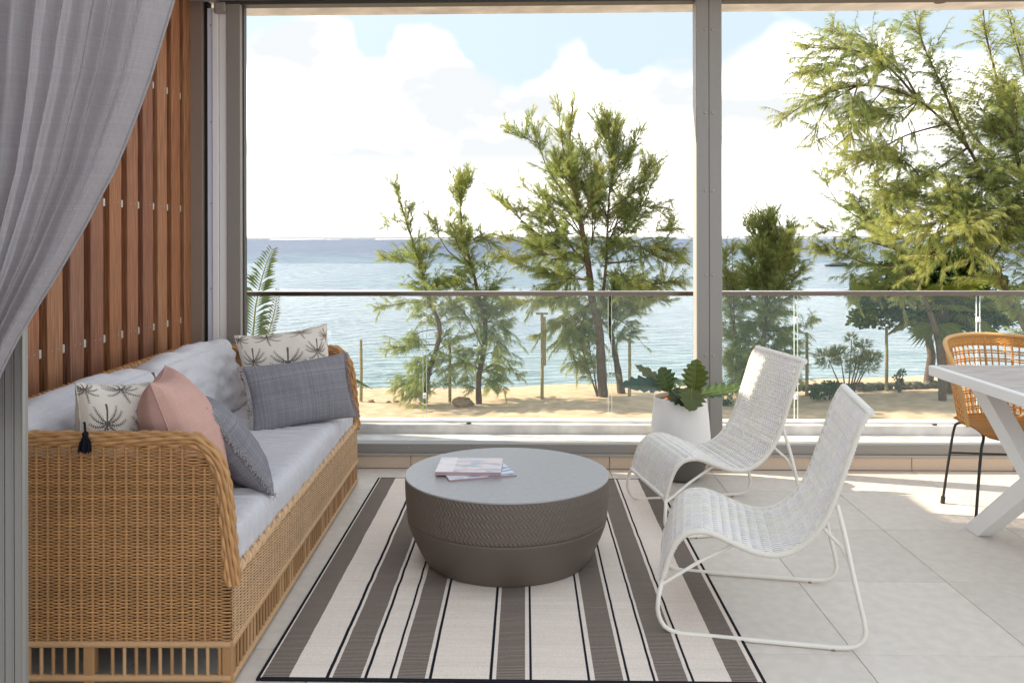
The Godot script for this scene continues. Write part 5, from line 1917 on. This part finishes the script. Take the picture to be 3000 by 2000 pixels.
func shore_things() -> void:
	var names := ["first", "short", "tall", "fourth", "fifth", "sixth"]
	var posts := [[-4.763, -3.40, 1.78, "greenish wooden post just right of the wicker sofa's far arm"], [-2.184, -3.42, 1.74, "wooden post between the two leftmost casuarinas"], [0.482, -3.36, 2.50, "tall wooden post with a flat cap left of the largest casuarina"], [2.997, -3.27, 1.70, "wooden post beside the dark slanting trunk"], [8.051, -3.25, 1.85, "wooden post right of the window pillar, above the far lounge chair"], [10.306, -3.12, 1.88, "wooden post right of the small round bush by the stone wall"]]
	for k in 6:
		var p: Array = posts[k]
		var o := thing("wooden_post", p[3], "post", Vector3(p[0], p[1], -25.0), 0.0, "wooden posts along the beach")
		var mb := MB.new()
		mb.tube([Vector3(0, 0, 0), Vector3(0.01, p[2] * 0.5, 0), Vector3(0.004, p[2], 0)], 0.055, 9, true, [0.05, 0.045, 0.04])
		put(mb, "shaft", M.post_wood, o)
		if k == 2:
			box("cap", Vector3(0.004, p[2] - 0.005, 0), Vector3(0.36, 0.05, 0.16), M.post_wood, o, 0.008)
			mb = MB.new()
			mb.tube([Vector3(0.07, 1.0, 0.0), Vector3(0.065, p[2] - 0.1, 0.0)], 0.04, 8, true, [0.05, 0.045])
			put(mb, "brace", M.post_wood, o)
	var r := MB.new()
	blob(r, Vector3.ZERO, Vector3(0.30, 0.17, 0.22), 6, 0.45, 12)
	tag(put(r, "brown_rock", M.rock, self, Vector3(-1.78, -3.36, -24.5)), "brown rock on the sand left of the upright bushy casuarina", "rock")
	for q in [[-4.45, 0.07, "small stone on the sand close to the greenish wooden post"], [-3.95, 0.05, "middle one of three small stones on the sand left of the leaning casuarina"], [-3.72, 0.06, "small stone on the sand nearest to the leaning casuarina"]]:
		r = MB.new()
		blob(r, Vector3.ZERO, Vector3(q[1] * 1.6, q[1] * 1.0, q[1] * 1.0), int(-q[0] * 10), 0.4, 8)
		tag(put(r, "pebble", M.rock, self, Vector3(q[0], -3.41, -24.9)), q[2], "stone", "small stones at the water's edge")
	# low dark wall of separate stones
	var w := thing("stone_wall", "low dark stone wall behind the sand on the right", "wall", Vector3(9.8, -3.1, -25.2))
	for k in 46:
		var x := -2.1 + 0.094 * k + rng.randf_range(-0.03, 0.03)
		r = MB.new()
		blob(r, Vector3.ZERO, Vector3(rng.randf_range(0.09, 0.15), rng.randf_range(0.06, 0.10), 0.12), k + 5, 0.45, 6)
		put(r, "stone", M.dark_stone, w, Vector3(x, 0.09 + 0.055 * x * 0.5 + 0.07 * (k % 2), rng.randf_range(-0.05, 0.05)))
	bush("shore_bush", "small round bush with bare lower stems by the stone wall", Vector3(9.1, -3.1, -24.7), [[-0.55, 1.0, 0, 0.38], [-0.25, 1.15, 0.1, 0.28], [0.15, 0.8, 0.2, 0.3], [0.5, 0.85, 0, 0.34], [0.72, 1.0, -0.1, 0.26], [0.3, 1.25, 0, 0.2], [0.12, 1.55, 0, 0.16], [0.45, 1.4, 0.1, 0.14]], tuft_mesh, Color(0.10, 0.16, 0.06), Color(0.26, 0.28, 0.11), 0.17, 1900.0)
	bush("low_shrub", "low dark green shrub in front of the stone wall", Vector3(8.45, -3.2, -24.4), [[-0.3, 0.2, 0, 0.24], [0.1, 0.3, 0, 0.3], [0.45, 0.22, 0, 0.22]], leaf_clump, Color(0.03, 0.075, 0.02), Color(0.07, 0.13, 0.03), 0.10, 900.0)
	bush("small_seedling", "tiny seedling right of the last wooden post", Vector3(10.55, -3.1, -24.7), [[0, 0.35, 0, 0.12], [0.1, 0.6, 0, 0.1], [-0.08, 0.5, 0, 0.08]], leaf_clump, Color(0.04, 0.08, 0.03), Color(0.09, 0.13, 0.04), 0.07, 600.0)
	bush("beach_creeper", "small green creeper at the foot of the window pillar", Vector3(5.4, -3.38, -24.3), [[0, 0.15, 0, 0.18], [0.25, 0.1, 0, 0.14]], leaf_clump, Color(0.06, 0.11, 0.03), Color(0.12, 0.17, 0.05), 0.09, 700.0)
	# dark reef islet in the lagoon
	var isl := thing("reef_islet", "low black rocky islet in the lagoon on the right", "islet", Vector3(69.8, -5.2, -191.0))
	for q in [[-3.4, 0.25, 0.9], [-2.2, 0.45, 1.3], [-0.8, 0.75, 1.4], [0.4, 0.35, 1.3], [1.7, 0.6, 1.4], [3.0, 0.8, 1.5], [4.4, 0.5, 1.4]]:
		r = MB.new()
		blob(r, Vector3.ZERO, Vector3(q[2], q[1], 1.2), int(q[0] * 10) + 60, 0.5, 8)
		put(r, "rock", M.reef_rock, isl, Vector3(q[0], 0.15, 0))
